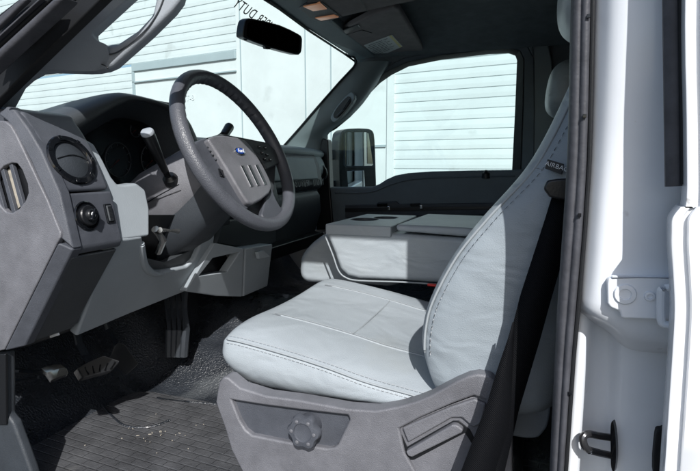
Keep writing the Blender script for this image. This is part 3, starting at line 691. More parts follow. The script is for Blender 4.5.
sb = P(169, 179, .41); st_ = P(147.5, 133, .325)
bm = nb(); lathe(bm, sb+V((0, .006, 0)), (st_-sb), [(.017, -.01), (.017, .004), (.012, .010), (.010, .012)], 20); link('stalk_boot', bm, M['black'], colm)
bm = nb(); tube(bm, [sb, sb.lerp(st_, .2), sb.lerp(st_, .6), sb.lerp(st_, .9), st_], [.0065, .008, .0108, .0135, .0135], 16); sk_ = link('turn_stalk', bm, M['black'], colm, bevel=.001)
bm = nb(); dd = (st_-sb).normalized(); lathe(bm, st_, dd, [(.0137, -.001), (.0138, .002), (.012, .005), (.006, .0065), (.001, .0068)], 24); link('stalk_cap', bm, M['trim2'], sk_)
bm = nb(); a = V((-.80, .57, 1.40)); b = P(229, 127.5, .74); tube(bm, [a, a.lerp(b, .75), a.lerp(b, .76), b], [.006, .006, .012, .0135], 14); gl = link('shift_lever', bm, M['black'], colm)
bm = nb(); dd = (b-a).normalized(); lathe(bm, b, dd, [(.0135, 0), (.013, .004), (.008, .006), (.001, .0065)], 20); link('lever_button', bm, M['gloss'], gl)

# ================================================================== STEERING WHEEL
sw = thing('steering_wheel', 'grey leather wrapped steering wheel with blue oval badge', 'steering wheel', WC)
def wpnt(u, v, n=0): return WC+WU*u+WV*v+WNn*n
RR = .186
bm = nb(); nseg = 160; pts = []; rs = []
for k in range(nseg):
    a = k*2*math.pi/nseg; deg = math.degrees(a) % 360   # 0 = passenger side, 90 = top
    pts.append(wpnt(RR*math.cos(a), RR*math.sin(a)))
    g = 0
    rs.append((.0150, .0165))
# rim with finger bumps on the inner side
rings = []; sg = 18
for k in range(nseg):
    a = k*2*math.pi/nseg; c = pts[k]; rad = (c-WC).normalized(); ring = []
    d = min(abs(math.degrees(a)-60), abs(math.degrees(a)-120)); bump = (.0022*math.sin(a*58) if 18 < math.degrees(a) < 165 else 0)
    for j in range(sg):
        t = j*2*math.pi/sg; cr = math.cos(t); rr_ = .0150+(bump if cr < -.3 else 0)*min(1, -cr)
        ring.append(bm.verts.new(c+rad*cr*rr_+WNn*math.sin(t)*.0165))
    rings.append(ring)
for k in range(nseg):
    a, b = rings[k], rings[(k+1) % nseg]
    for j in range(sg): bm.faces.new((a[j], b[j], b[(j+1) % sg], a[(j+1) % sg]))
M['leather'] = mat('wheel_leather', (.078, .083, .098), .42, .5, bump=.8, bscale=260, var=.12, vscale=18, kind='voronoi')
link('rim', bm, M['leather'], sw)
def wl(px, py, n=0): return PL(px, py, WC+WNn*n, WNn)
HN = .016
# back hub body
bm = nb(); hub = [(203, 143), (207, 137), (222, 133), (246, 137.5), (268, 142), (277, 160), (275, 190), (270, 204), (262, 212), (247, 208), (226, 186), (205, 162)]
prism(bm, [wl(x, y, -.012) for x, y in hub], -WNn*.04); link('hub_body', bm, M['charcoal'], sw, bevel=.006)
bm = nb(); lathe(bm, WC-WNn*.02, -WNn, [(.055, 0), (.05, .03), (.045, .05)], 28); link('hub_collar', bm, M['black'], sw)
# left and right spokes
bm = nb(); prism(bm, [wl(x, y, .003) for x, y in ((196, 141), (206, 137), (214, 147), (228, 170), (246, 201), (250, 207), (246, 211), (236, 205), (214, 178), (201, 160), (190, 154))], -WNn*.022); ls = link('left_spoke', bm, M['plastic'], sw, bevel=.005)
ls.name = 'spoke'
bm = nb(); prism(bm, [wl(x, y, .003) for x, y in ((244, 139), (254, 141), (268, 143), (276, 150), (280, 163), (267, 169), (262, 160))], -WNn*.02); rs_ = link('spoke', bm, M['charcoal'], sw, bevel=.004)
bm = nb(); prism(bm, [wl(x, y, .002) for x, y in ((266, 197), (272, 188), (276, 199), (280, 206), (286, 210), (279, 219), (266, 223), (262, 214))], -WNn*.014); link('spoke', bm, M['plastic'], sw, bevel=.004)
# pods
for j, (qx, qy) in enumerate(((259, 147), (265, 148), (262, 153), (267, 155), (270, 160), (264.5, 159))):
    bm = nb(); c = wl(qx, qy, .007); box(bm, c, (.009, .007, .004), Matrix((WU, WV, WNn)).transposed()); bt = link('button', bm, M['gloss'], sw, bevel=.001)
    bm = nb(); box(bm, c+WNn*.0023, (.0035, .0015, .0008), Matrix((WU, WV, WNn)).transposed()); link('mark', bm, M['white'], bt)
for j, (qx, qy) in enumerate(((209, 147), (211, 151), (213.5, 155), (216.5, 159.5))):
    bm = nb(); c = wl(qx, qy, .005); box(bm, c, (.010, .0035, .003), Matrix((WU, WV, WNn)).transposed()); link('button', bm, M['dark'], sw, bevel=.001)
bm = nb(); prism(bm, [wl(x, y, .006) for x, y in ((219, 168), (223, 170), (225, 177), (221, 176))], -WNn*.004); link('button', bm, M['gloss'], sw, bevel=.001)
# airbag pad
pad = [(208, 138.5), (214, 135.5), (224, 134.8), (236, 136.5), (246, 140), (251, 145.5), (257, 155), (264, 167), (270, 179), (272.3, 187), (270, 193), (262, 199.5), (253, 204.3), (248.5, 203), (243, 195), (230, 173), (217, 152)]
bm = nb(); prism(bm, [wl(x, y, HN) for x, y in pad], -WNn*.03); pd = link('airbag_pad', bm, M['plastic2'], sw, bevel=.006, seg=4)
bm = nb(); tube(bm, smoothline([wl(x, y, HN-.010) for x, y in [(207, 138), (216, 152.5), (229, 174), (242, 196), (248, 204.5)]], 4), .0018, 6); link('pad_seam', bm, M['black'], sw)
for (x0, y0, x1, y1) in ((241.2, 166, 251.5, 187), (248.2, 165.5, 258, 186), (255.5, 165, 265, 185)):
    bm = nb(); bands(bm, [wl(x0-1.1, y0, HN), wl(x1-1.1, y1, HN)], [wl(x0+.2, y0-.2, HN), wl(x1+.2, y1-.2, HN)], WNn*.0022); link('pad_strip', bm, M['chrome'], pd, bevel=.0005)
    bm = nb(); bands(bm, [wl(x0+.3, y0, HN), wl(x1+.3, y1, HN)], [wl(x0+2.2, y0-.5, HN), wl(x1+2.2, y1-.5, HN)], WNn*.0008); link('pad_groove', bm, M['charcoal'], pd)
bc = wl(239.7, 151.3, HN+.0015)
def ell(bm, c, a, b, n0, n1): 
    r = [[c+WU*(math.cos(k*math.pi/18)*a*f_)+WV*(math.sin(k*math.pi/18)*b*f_)+WNn*h for k in range(36)] for f_, h in ((1, n0), (1, n1*.7), (.92, n1))]
    loft(bm, r); return bm
bm = nb(); ell(bm, bc, .0195, .0085, -.001, .0022); bd = link('badge', bm, M['chrome'], sw)
bm = nb(); ell(bm, bc+WNn*.0006, .0178, .0072, -.001, .0022); link('badge_field', bm, M['blue'], bd)
text('badge_script', 'Ford', .0125, bc+WNn*.0032, WU, WV, M['white'], bd, depth=.0003, shear=.35, weight=.0002)

# ================================================================== FLOOR + MAT
fm = thing('floor_mat', 'black rubber floor covering with brick tread and glossy toe area', 'floor mat', (-.6, .5, FZ))
bm = nb(); rows = []
for x in (-1.09, -.8, -.5, -.2, .2, .6, 1.2): rows.append([V((x, y, FZ)) for y in (.05, .25, .4, .55, .68)])
grid(bm, rows); link('tread_panel', bm, M['tread'], fm)
bm = nb(); rows = []
rng = random.Random(3)
ys = [.09, .12, .16, .3, .45, .6, .68, .76, .86, 1.0, 1.3, 1.7]
for i, x in enumerate((-1.31, -1.25, -1.18, -1.12, -1.06, -.98, -.85, -.75, -.6, -.4, -.1, .3, 1.2)):
    row = []
    for y in ys:
        toe = max(0, -(x+1.06))*1.25
        tun = .0 if y < .64 else (.20 if .76 < y < 1.1 else .10)
        z = FZ-.006+toe+tun
        row.append(V((x, y, z+rng.uniform(-.004, .004)*(1 if (x < -1.1 or y > .70) else 0))))
    rows.append(row)
grid(bm, rows); link('pebbled_panel', bm, M['pebble'], fm, sub=2)
bm = nb(); tube(bm, smoothline([PZ(45, 425, FZ+.002), PZ(75, 415, FZ+.002), PZ(97, 403, FZ+.002), PZ(112, 416, FZ+.002), PZ(126, 426, FZ+.002), PZ(150, 427, FZ+.002), PZ(170, 420, FZ+.002)], 4), .0028, 6); link('moulded_ridge', bm, M['pebble'], fm)
bm = nb(); tube(bm, [PZ(157, 398, FZ+.001), PZ(190, 402, FZ+.001), PZ(225, 405, FZ+.001)], .003, 6); link('moulded_ridge', bm, M['pebble'], fm)
# leaf litter / scuff bits on the mat
for k in range(26):
    sp_ = 1 if k < 9 else 4
    c = PZ(158+rng.gauss(0, 9)*sp_, 433+rng.gauss(0, 2.5)*sp_, FZ+.002)
    bm = nb(); box(bm, c, (.002+rng.random()*(.006 if k < 9 else .002), .002, .0015), Matrix.Rotation(rng.random()*3, 3, 'Z')); o = link('grit', bm, M['tan'], fm, bevel=.001)
# sill trim
bm = nb(); prism(bm, [V((-1.0, .02, .70)), V((-1.0, .02, .775)), V((-1.0, .05, .80)), V((-1.0, .12, .80)), V((-1.0, .13, .775)), V((-1.0, .13, .70))], (1.0, 0, 0)); link('sill_plate', bm, M['dark'], cab, bevel=.006)
# kick trim at far left
bm = nb(); prism(bm, PS([(-40, 352), (6.5, 352), (7, 416), (13, 423), (30, 470), (34, 485), (-40, 485)], .10), (0, .02, 0)); link('kick_panel', bm, M['dark'], cab, bevel=.006)
bm = nb(); prism(bm, PS([(-40, 354), (5, 354), (5.6, 425), (-40, 425)], .094), (0, .006, 0)); link('kick_trim', bm, M['black'], cab, bevel=.002)

# pedals
bp_ = thing('brake_pedal', 'wide black rubber brake pedal hanging under the dash', 'pedal', P(98, 366, .33))
bm = nb(); q = [P(77, 368, .30), P(90, 361, .31), P(104, 355, .33), P(121, 361, .35), P(113, 370, .34), P(98, 374, .32), P(83, 378, .30)]
prism(bm, q, (-.015, 0, -.012)); link('pedal_pad', bm, M['black'], bp_, bevel=.004)
bm = nb(); c = sum(q, V())/7
tube(bm, [c+V((-.02, 0, 0)), P(80, 345, .36), P(74, 320, .38), P(72, 300, .38)], .009, 8); link('pedal_arm', bm, M['dark'], bp_)
for k in range(5):
    t = .15+.175*k; a = q[0].lerp(q[3], t)+V((.004, 0, .003)); b = q[6].lerp(q[4], t)+V((.004, 0, .003))
    bm = nb(); tube(bm, [a.lerp(b, .1), a.lerp(b, .9)], .0022, 6); link('pedal_rib', bm, M['black'], bp_)
ac = thing('accelerator_pedal', 'narrow black accelerator pedal right of the brake pedal', 'pedal', P(130, 360, .45))
bm = nb(); prism(bm, [P(118, 342, .44), P(125, 344, .45), P(139, 364, .46), P(129, 373, .45), P(112, 356, .44)], (-.012, 0, -.01)); link('pedal_pad', bm, M['black'], ac, bevel=.003)
bm = nb(); tube(bm, [P(126, 352, .46)+V((-.015, 0, 0)), P(108, 330, .5), P(100, 305, .5)], .006, 8); link('pedal_arm', bm, M['dark'], ac)
pb = thing('parking_brake_pedal', 'parking brake pedal with worn shiny silver face at far left', 'pedal', P(56, 374, .17))
bm = nb(); rows = []
for (x0, y0), (x1, y1), (x2, y2) in (((41, 368), (45, 374), (51, 380.5)), ((47, 366), (51, 372), (56, 378.5)), ((54, 364.5), (58, 370), (62, 376)), ((60, 364), (64, 369), (67, 374.5)), ((63, 366), (66, 370), (68, 373))):
    rows.append([P(x0, y0, .20), P(x1, y1, .19)+V((.003, 0, .003)), P(x2, y2, .185)])
g = grid(bm, rows); e = bmesh.ops.extrude_face_region(bm, geom=list(bm.faces)); bmesh.ops.translate(bm, verts=[v for v in e['geom'] if isinstance(v, bmesh.types.BMVert)], vec=(-.008, .004, -.008)); link('pedal_pad', bm, M['metal'], pb, bevel=.002)
bm = nb(); tube(bm, [P(46, 373, .205), P(20, 371, .19), P(0, 370, .16), P(-20, 368, .14)], .006, 8); tube(bm, [P(38, 377, .2), P(10, 382, .19)], .003, 6); link('pedal_arm', bm, M['charcoal'], pb)

# ================================================================== DRIVER SEAT
ds_ = thing('driver_seat', 'light grey vinyl driver seat in front with plastic side cover and knob', 'car seat', (-.3, .45, FZ))
SY = .20
seam = [P(x, y, SY) for x, y in ((226, 339), (243, 342.5), (284, 354), (325, 367), (366, 382), (407, 393.5), (438, 402))]
bot = [P(x, y, SY) for x, y in ((229, 376), (240, 387), (266, 394.5), (300, 400), (347, 408), (391, 410), (438, 404))]
rings = []
def cring(s, b, k=1.0, dx=0):
    z = s.z; X = s.x+dx; w = .50
    def q(y, dz, x=0): return V((X+x, SY+y, z+dz))
    cz = b.z
    return [V((b.x+dx, SY+.02, cz)), V(((s.x+b.x)/2-.0+dx, SY-.012, (z+cz)/2-.005)), V((s.x+dx, SY-.002, z)), q(.035, .014), q(.10, .018), q(.17, .012), q(.26, .010), q(.35, .012), q(.42, .018), q(.485, .014), q(.52, -.005), q(.53, -.06), V((b.x+dx, SY+.50, cz)), V((b.x+dx, SY+.25, cz))]
n = len(seam)
base = [cring(seam[i], bot[i]) for i in range(n)]
f0 = base[0]; cf = sum(f0, V())/len(f0)
front = [[V((p.x-.014, cf.y+(p.y-cf.y)*.965, cf.z-.004+(p.z-cf.z)*.80)) for p in f0]]
front2 = [[V((p.x-.020, cf.y+(p.y-cf.y)*.88, cf.z-.006+(p.z-cf.z)*.45)) for p in f0]]
allr = front2+front+base
# sculpt: the rear rises gently into the backrest, fix straight front lip
for r in allr[2:]:
    pass
back = [V((p.x+.09, p.y, p.z)) for p in base[-1]]
allr.append(back)
bm = nb(); R = loft(bm, allr)
cl = bm.edges.layers.float.new('crease_edge')
for i in range(1, len(R)-1):
    e = bm.edges.get((R[i][2], R[i+1][2]))
    if e: e[cl] = .75
    e = bm.edges.get((R[i][0], R[i+1][0]))
    if e: e[cl] = .5
cu = link('cushion', bm, M['vinyl'], ds_, sub=3)
sm = smoothline([seam[0]+V((.004, 0, 0))]+seam[1:], 6)
bm = nb(); tube(bm, [p+V((0, -.0035, .0018)) for p in sm], .0017, 8); link('piping', bm, M['pipe'], cu)
bm = nb(); stitches(bm, [p+V((0, .004, .0065)) for p in sm]); link('stitching', bm, M['thread'], cu)
bm = nb(); stitches(bm, [p+V((0, -.0055, -.004)) for p in sm]); link('stitching', bm, M['thread'], cu)

def ctop(y, t):
    i = min(n-2, int(t*(n-1))); f_ = t*(n-1)-i; s_ = seam[i].lerp(seam[i+1], f_)
    return V((s_.x, SY+y, s_.z+.0125+(.0035 if y > .38 or y < .14 else 0)))
for yy in (.125, .39):
    bm = nb(); tube(bm, [ctop(yy, .12+.8*k/12) for k in range(13)], .0016, 6); link('top_seam', bm, M['pipe'], cu)
    bm = nb(); stitches(bm, [ctop(yy, .12+.8*k/12)+V((0, .006, .0012)) for k in range(13)]); link('stitching', bm, M['thread'], cu)
bm = nb(); tube(bm, [ctop(.125+.265*k/8, .50) for k in range(9)], .0014, 6); link('top_seam', bm, M['pipe'], cu)

# backrest
bs = [(440, 396), (430, 378), (425, 352), (426, 330), (433, 302), (457, 257), (488, 219), (507, 199), (534, 170), (553, 138), (567, 110), (577, 88), (584, 60), (590, 30)]
S = [P(x, y, SY+.004) for x, y in bs]
rings = []
for i, s in enumerate(S):
    t = i/(len(S)-1)
    rear = .055+.10*min(1, t*1.6); rx = .045+.13*t if t > .0 else .05
    rx = max(s.x+.10, rx)
    bu = .022 if 1 < i < 12 else .008
    w = .50
    def q(x, y, dz=0): return V((x, SY+y, s.z+dz))
    sl_ = .0
    ring = [q(rx, .01), q((s.x*.45+rx*.55), -.022), q(s.x+.018, -.010), q(s.x, .004), q(s.x-bu*.65, .028, -.002), q(s.x-bu*.5, .075), q(s.x+.022, .14), q(s.x+.026, .25), q(s.x+.022, .36), q(s.x-bu*.5, .43), q(s.x-bu*.6, .475), q(s.x+.01, .50), q((s.x+rx)/2, .515), q(rx, .49), q(rx+.015, .25)]
    rings.append(ring)
lowr = [V((p.x+.02, p.y, p.z-.02)) for p in rings[0]]
def shrink(r, k, dz):
    c = sum(r, V())/len(r); return [V((c.x+(p.x-c.x)*k, c.y+(p.y-c.y)*k, p.z+dz)) for p in r]
rings = [shrink(rings[0], .86, -.03)]+rings
rings += [shrink(rings[-1], .88, .035), shrink(rings[-1], .5, .048)]
bm = nb(); R = loft(bm, rings); cl = bm.edges.layers.float.new('crease_edge')
for i in range(1, len(R)-2):
    e = bm.edges.get((R[i][3], R[i+1][3]))
    if e: e[cl] = .8
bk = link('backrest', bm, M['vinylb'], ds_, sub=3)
sm = smoothline(S[2:], 6)
bm = nb(); tube(bm, [p+V((-.0005, -.001, 0)) for p in sm], .0018, 8); link('piping', bm, M['pipe'], bk)
bm = nb(); stitches(bm, [p+V((.010, -.0095, .0)) for p in sm], .006, .004, .0006); link('stitching', bm, M['thread'], bk)
# lower rear flap of the backrest
bm = nb(); fl = [(498, 300), (556, 300), (553, 380), (549, 420), (543, 433), (535, 438.5), (518, 437.5), (506, 430), (490, 380)]
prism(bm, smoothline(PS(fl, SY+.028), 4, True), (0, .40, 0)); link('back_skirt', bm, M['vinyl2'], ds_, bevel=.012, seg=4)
# airbag tag
ty = SY-.026
tg = [P(547.5, 159.2, ty), P(563.5, 164, ty), P(561.5, 174.5, ty), P(544.8, 168.5, ty)]
bm = nb(); prism(bm, tg, (.001, .006, 0)); at = link('airbag_tag', bm, M['print'], bk, bevel=.0005)
tc_ = sum(tg, V())/4
text('tag_lettering', 'AIRBAG', .0082, tc_+V((.003, -.0012, .0)), (tg[1]-tg[0]), (tg[0]-tg[3]), M['white'], at, depth=.0003, spacing=1.05)
bm = nb(); stitches(bm, [P(536, 168, SY-.02), P(546, 170.5, SY-.022)], .004, .002, .0007); link('stitching', bm, M['thread'], bk)
# headrest
def headrest(parent, c, w, h, d, m, lean=.12):
    bm = nb(); rr = []
    for k in range(9):
        t = -1+2*k/8; f_ = (1-abs(t)**3.2)**.42 if abs(t) < 1 else .12
        f_ = max(f_, .25); r = []
        for j in range(16):
            a = j*math.pi/8; cx, sy = math.cos(a), math.sin(a)
            r.append(V(c)+V((math.copysign(abs(cx)**.75, cx)*d/2*f_+lean*t*h/2, math.copysign(abs(sy)**.6, sy)*w/2*f_, t*h/2)))
        rr.append(r)
    loft(bm, rr); return link('headrest', bm, m, parent, sub=2)
headrest(ds_, (.075, .45, 1.71), .27, .21, .125, M['vinyl'])
bm = nb(); tube(bm, [(.075, .39, 1.5), (.075, .39, 1.66)], .006, 8); tube(bm, [(.075, .51, 1.5), (.075, .51, 1.66)], .006, 8); link('headrest_post', bm, M['chrome'], ds_)

# side cover
CY = .165
cov = [(217, 392), (219, 382), (223, 377), (228, 378), (240, 388), (266, 396), (300, 400.5), (347, 409), (375, 411), (397, 407), (415, 402), (430, 396), (441, 390), (455, 382), (468, 376), (478, 374), (490, 376), (505, 392), (512, 420), (512, 490), (252, 490), (240, 468), (231, 450), (224.6, 428), (218, 410), (215.5, 402)]
knobrec = [(231, 400), (262, 405), (300, 410), (348, 415.5), (349.5, 420), (338, 444), (334, 448), (328, 449), (290, 443), (252, 435.5), (245, 430), (239, 420)]
hdlrec = [(399, 429), (420, 418), (452, 404), (474, 396), (486, 400), (488, 440), (486, 478), (430, 482), (416, 474), (404, 452)]
bm = nb(); plate(bm, PS(cov, CY), [PS(knobrec, CY), PS(hdlrec, CY)], (0, .03, 0)); sc = link('side_cover', bm, M['plastic2'], ds_, bevel=.005, seg=4)
bm = nb(); prism(bm, [p for p in PS([(226, 396), (355, 411), (345, 453), (240, 440)], CY+.010)], (0, .01, 0)); link('knob_panel', bm, M['plastic'], sc, bevel=.002)
bm = nb(); prism(bm, PS([(394, 426), (490, 390), (494, 485), (400, 485)], CY+.007), (0, .01, 0)); link('handle_recess', bm, M['plastic2'], sc, bevel=.002)
bm = nb(); prism(bm, PS([(396.5, 431), (399, 429), (407, 447), (453, 421), (459, 421), (470, 430), (478, 446), (473, 446), (465, 433), (414, 460), (409, 460), (403, 452)], CY+.0055), (0, .01, 0)); link('lever_slot', bm, M['black'], sc, bevel=.0008)
bm = nb(); prism(bm, PS([(405.5, 452), (408, 456.5), (412, 457.5), (462, 433), (463, 430), (457, 425.5), (452, 425)], CY-.004), (0, .02, 0)); link('recliner_lever', bm, M['plastic2'], sc, bevel=.003)
bm = nb(); prism(bm, PS([(402, 428), (408, 443), (452, 418), (462, 418), (473, 428), (482, 424), (486, 404), (474, 399), (450, 407), (420, 420)], CY+.0015), (0, .02, 0)); link('recess_pad', bm, M['plastic2'], sc, bevel=.003)
bm = nb(); box(bm, (-.24, .45, .88), (.46, .46, .18)); link('seat_frame', bm, M['black'], ds_, bevel=.02)
# lumbar knob
kc = P(306.5, 428.5, CY-.008)
bm = nb(); rr = []
for r_, h in ((.019, .022), (.0195, .0), (.0255, -.002), (.0265, -.010), (.0245, -.0145), (.0155, -.0155), (.0145, -.0135), (.006, -.012)):
    ring = []
    for k in range(96):
        a = k*2*math.pi/96; rr_ = r_
        if r_ > .02: rr_ = r_*(1+.085*math.copysign(abs(math.cos(6*a/1.0))**.7, math.cos(6*a)))
        ring.append(kc+V((math.cos(a)*rr_, h, math.sin(a)*rr_)))
    rr.append(ring)
loft(bm, rr); link('lumbar_knob', bm, M['plastic'], ds_, sharp=50)
for k in range(6):
    a = k*math.pi/3; bm = nb(); c = kc+V((math.cos(a)*.0195, -.0155, math.sin(a)*.0195)); lathe(bm, c, (0, -1, 0), [(.0030, -.001), (.0030, .0005), (.002, .001), (.0005, .001)], 10)
    link('knob_dimple', bm, M['plastic2'], ds_)

# ================================================================== SEAT BELT
sbt = thing('seat_belt', 'black woven seat belt running down beside the driver backrest', 'seat belt', P(500, 440, .13))
def strap(name, Lp, Rp, Y0, Y1, parent=sbt):
    n = len(Lp); bm = nb(); rows = []
    for i, (a, b) in enumerate(zip(Lp, Rp)):
        y = Y0+(Y1-Y0)*i/(n-1); A = P(a[0], a[1], y); B = P(b[0], b[1], y+.004)
        rows.append([A, A.lerp(B, .5)+V((0, -.002, 0)), B])
    R = grid(bm, rows); o = link(name, bm, M['belt'], parent); s = o.modifiers.new('s', 'SOLIDIFY'); s.thickness = .0014; return o
strap('webbing', [(552, 196), (544, 222), (533, 256), (520, 296), (509, 340), (498, 400), (484, 470), (479, 495)], [(570, 196), (571, 222), (562, 262), (551, 300), (540, 340), (519, 410), (505, 470), (500, 495)], .15, .125)
strap('webbing', [(512.5, 322), (508, 338), (497, 370), (487, 403), (474, 437), (461, 471), (452, 495)], [(513.5, 322), (513, 338), (512, 372), (511, 405), (509, 427), (495, 471), (487, 495)], .125, .115)
bm = nb(); prism(bm, smoothline(PS([(546, 183), (551, 180), (572, 180), (572, 199), (552, 198), (547, 194), (544, 189)], .135), 3, True), (0, .02, 0)); link('belt_guide', bm, M['black'], sbt, bevel=.003)

# ================================================================== CENTRE CONSOLE / MIDDLE SEAT
con = thing('center_console', 'light grey folding center console with cup holders and armrest', 'console', (-.3, .95, .95))
KY = .78
bd_ = [(324.5, 231), (392, 233.5), (462, 238), (480, 240), (470, 300), (440, 283.5), (403, 281), (359, 279.5), (347, 276.5), (339.5, 270), (334, 254)]
bm = nb(); prism(bm, PS(bd_, KY), (0, .36, 0)); cb = link('console_body', bm, M['vinyl'], con, bevel=.014, seg=5)
bm = nb(); tube(bm, smoothline([p+V((0, -.001, 0)) for p in PS([(323.8, 232), (333, 255), (338.6, 270.5), (346, 277.5), (359, 280.5), (403, 282), (440, 284.5)], KY+.003)], 4), .0022, 8); link('piping', bm, M['pipe'], cb)
tp = [(325, 224), (391, 226.5), (393, 232.5), (324, 230)]
a_, b_, c_, d_ = PS(tp, KY-.004)
# tray with real cup holes
top_o = [a_, b_, b_+V((-.005, .33, 0)), a_+V((.012, .33, 0))]
zt_ = (a_.z+b_.z)/2
top_o = [V((p.x, p.y, zt_)) for p in top_o]
def circ(px, py, r): 
    c = PZ(px, py, zt_); return [V((c.x+r*math.cos(k*math.pi/12), c.y+r*math.sin(k*math.pi/12), zt_)) for k in range(24)], c
h1, c1 = circ(364.5, 219.3, .040); h2, c2 = circ(386, 217.6, .036)
bm = nb(); plate(bm, top_o, [h1, h2], (0, 0, -.030)); link('cup_tray', bm, M['vinyl'], con, bevel=.005, seg=4)
for c, r in ((c1, .040), (c2, .036)):
    bm = nb(); lathe(bm, V((c.x, c.y, zt_-.034)), (0, 0, 1), [(r-.004, 0), (r-.003, .02), (r-.0005, .034), (r+.003, .0345), (r+.003, .033)], 32); 
    for f in list(bm.faces):
        if len(f.verts) > 4 and f.calc_center_median().z > zt_-.01: bm.faces.remove(f)
    link('cup_holder', bm, M['dark'], con)
ar = [(395.5, 224.5), (463, 227.5), (478, 229), (476, 237), (460, 236.5), (396, 231)]
Aq = PS(ar, KY-.006)
bm = nb(); prism(bm, Aq, (.012, .34, 0)); link('armrest_lid', bm, M['vinyl'], con, bevel=.009, seg=4)
bm = nb(); box(bm, P(432, 285, .76), (.024, .010, .007)); link('release_strap', bm, M['red'], con, bevel=.003)
jc = thing('middle_seat_cushion', 'small grey middle seat cushion tucked under the folded console', 'seat cushion', P(315, 265, .82))
bm = nb(); pr2 = [(298.5, 266), (300, 257), (306, 248), (316, 239), (330, 233), (360, 240), (400, 250), (400, 285), (350, 284), (312, 283.5), (302, 280.5), (298.5, 274)]
prism(bm, smoothline(PS(pr2, KY+.11), 3, True), (0, .30, 0)); link('cushion', bm, M['vinyl'], jc, bevel=.022, seg=5)

# passenger seat (mostly hidden)
ps = thing('passenger_seat', 'grey passenger seat on the far side behind the console', 'car seat', (-.2, 1.35, FZ))
bm = nb(); rr = []
for x, z, k in ((-.12, 1.12, .8), (-.10, 1.14, 1), (-.02, 1.35, 1), (.03, 1.5, .98), (.05, 1.545, .8), (.06, 1.56, .4)):
    rr.append([V((x+math.copysign(abs(math.cos(a))**.5, math.cos(a))*.055*k+.05, 1.40+math.copysign(abs(math.sin(a))**.5, math.sin(a))*.23*k, z)) for a in [j*math.pi/8+.1 for j in range(16)]])
loft(bm, rr); link('backrest', bm, M['vinyl'], ps, sub=1)
bm = nb(); box(bm, (-.25, 1.40, 1.08), (.42, .46, .12)); link('cushion', bm, M['vinyl'], ps, bevel=.04, seg=5)
headrest(ps, P(567, 90, 1.33), .26, .19, .13, M['vinyl'])

# ================================================================== PASSENGER DOOR
pdr = thing('passenger_door', 'closed passenger door with dark inner panel and clear window', 'door', (-.3, 1.75, .8))
GY = 1.755; IY = 1.70
win = [(322, 138), (326, 133), (334, 128.5), (348.5, 116.4), (361, 103), (368.6, 92), (378.5, 82), (390, 74), (407, 65.5), (441, 58.5), (488, 53), (508, 52), (515, 54.5), (517, 60), (515, 110), (512, 171), (470, 172), (430, 173), (408, 174.5), (396, 176.5), (387, 180), (379, 185), (373, 187.5), (330, 188), (325, 187)]
cw = V((-.38, IY, 1.6))
wpts = PS(win, GY)
c = sum(wpts, V())/len(wpts)
bm = nb(); prism(bm, [c+(p-c)*1.03 for p in wpts], (0, .005, 0)); link('window_glass', bm, M['glass2'], pdr, smooth=False)
# frame: upper (from front lower corner over the top to rear lower corner)
k_top = win[:16]
inn = PS(k_top, IY+.02)
offs = [(-8, 4), (-8, 0), (-7, -5), (-6, -7), (-5, -6), (-5, -6), (-4, -7), (-3, -8), (-2, -8), (0, -8), (2, -8), (8, -10), (13, -8), (17, -2), (20, 0), (22, 0)]
outr = [P(x+a, y+b, IY) for (x, y), (a, b) in zip(k_top, offs)]
mid_i = PS(k_top, GY-.01); seal_o = [i.lerp(o, .40) for i, o in zip(inn, outr)]
bm = nb(); bands(bm, [p for p in mid_i], [p+V((0, -.004, 0)) for p in seal_o], (0, .03, 0)); link('window_seal', bm, M['rubberd'], pdr, bevel=.003)
bm = nb(); bands(bm, seal_o, outr, (0, .06, 0)); link('window_frame', bm, M['doorp'], pdr, bevel=.006)
# lower inner panel
low = [(512.5, 170), (470, 170.5), (430, 171.5), (408, 173), (395, 175.5), (386, 179.5), (379, 184), (372, 187), (331, 187.5), (325, 187), (322, 188), (332, 320), (540, 320), (536, 168)]
bm = nb(); prism(bm, PS(low, IY), (0, .08, 0)); ip = link('inner_panel', bm, M['doorp'], pdr, bevel=.010, seg=4)
bm = nb(); prism(bm, PS([(345, 205), (376, 204.5), (378, 202), (396, 201), (399, 204), (480, 203), (520, 203), (520, 214), (345, 218)], IY-.012), (0, .03, 0)); link('armrest', bm, M['dark'], pdr, bevel=.004)
bm = nb(); tube(bm, smoothline(PS([(335, 193), (370, 192), (392, 184), (415, 179), (460, 177), (515, 176)], IY-.002), 4), .003, 8); link('mould_line', bm, M['doorp'], pdr)
bm = nb(); prism(bm, PS([(345, 208), (480, 206.5), (520, 206), (520, 209), (480, 209.5), (345, 212)], IY-.016), (0, .006, 0)); link('armrest_groove', bm, M['black'], pdr, bevel=.001)
for px, py in ((388.5, 208.5), (421, 207)):
    bm = nb(); prism(bm, PS([(px-1.4, py-2), (px+.9, py-2.2), (px+1.4, py+1.8), (px-1.2, py+2)], IY-.03), (0, .012, 0)); link('door_handle', bm, M['chrome'], pdr, bevel=.002)
for px in (381, 414):
    bm = nb(); prism(bm, PS([(px-4, 203.5), (px+6, 203), (px+6, 206), (px-4, 206.5)], IY-.02), (0, .01, 0)); link('window_switch', bm, M['gloss'], pdr, bevel=.001)
bm = nb(); lathe(bm, P(486, 173, IY), (0, -.2, 1), [(.018, -.02), (.015, .0), (.008, .007), (.006, .012), (.001, .013)], 16); link('lock_knob', bm, M['black'], pdr)
bm = nb(); prism(bm, [V((-1.30, 1.80, .55)), V((-1.30, 1.80, 1.22)), V((.06, 1.80, 1.30)), V((.06, 1.80, .55))], (0, .06, 0)); link('outer_skin', bm, M['paint'], pdr, bevel=.01)
bm = nb(); prism(bm, PS([(322, 137), (325.5, 135), (326.5, 188), (322, 188)], GY-.02), (0, .03, 0)); link('mirror_sail', bm, M['black'], pdr, bevel=.002)
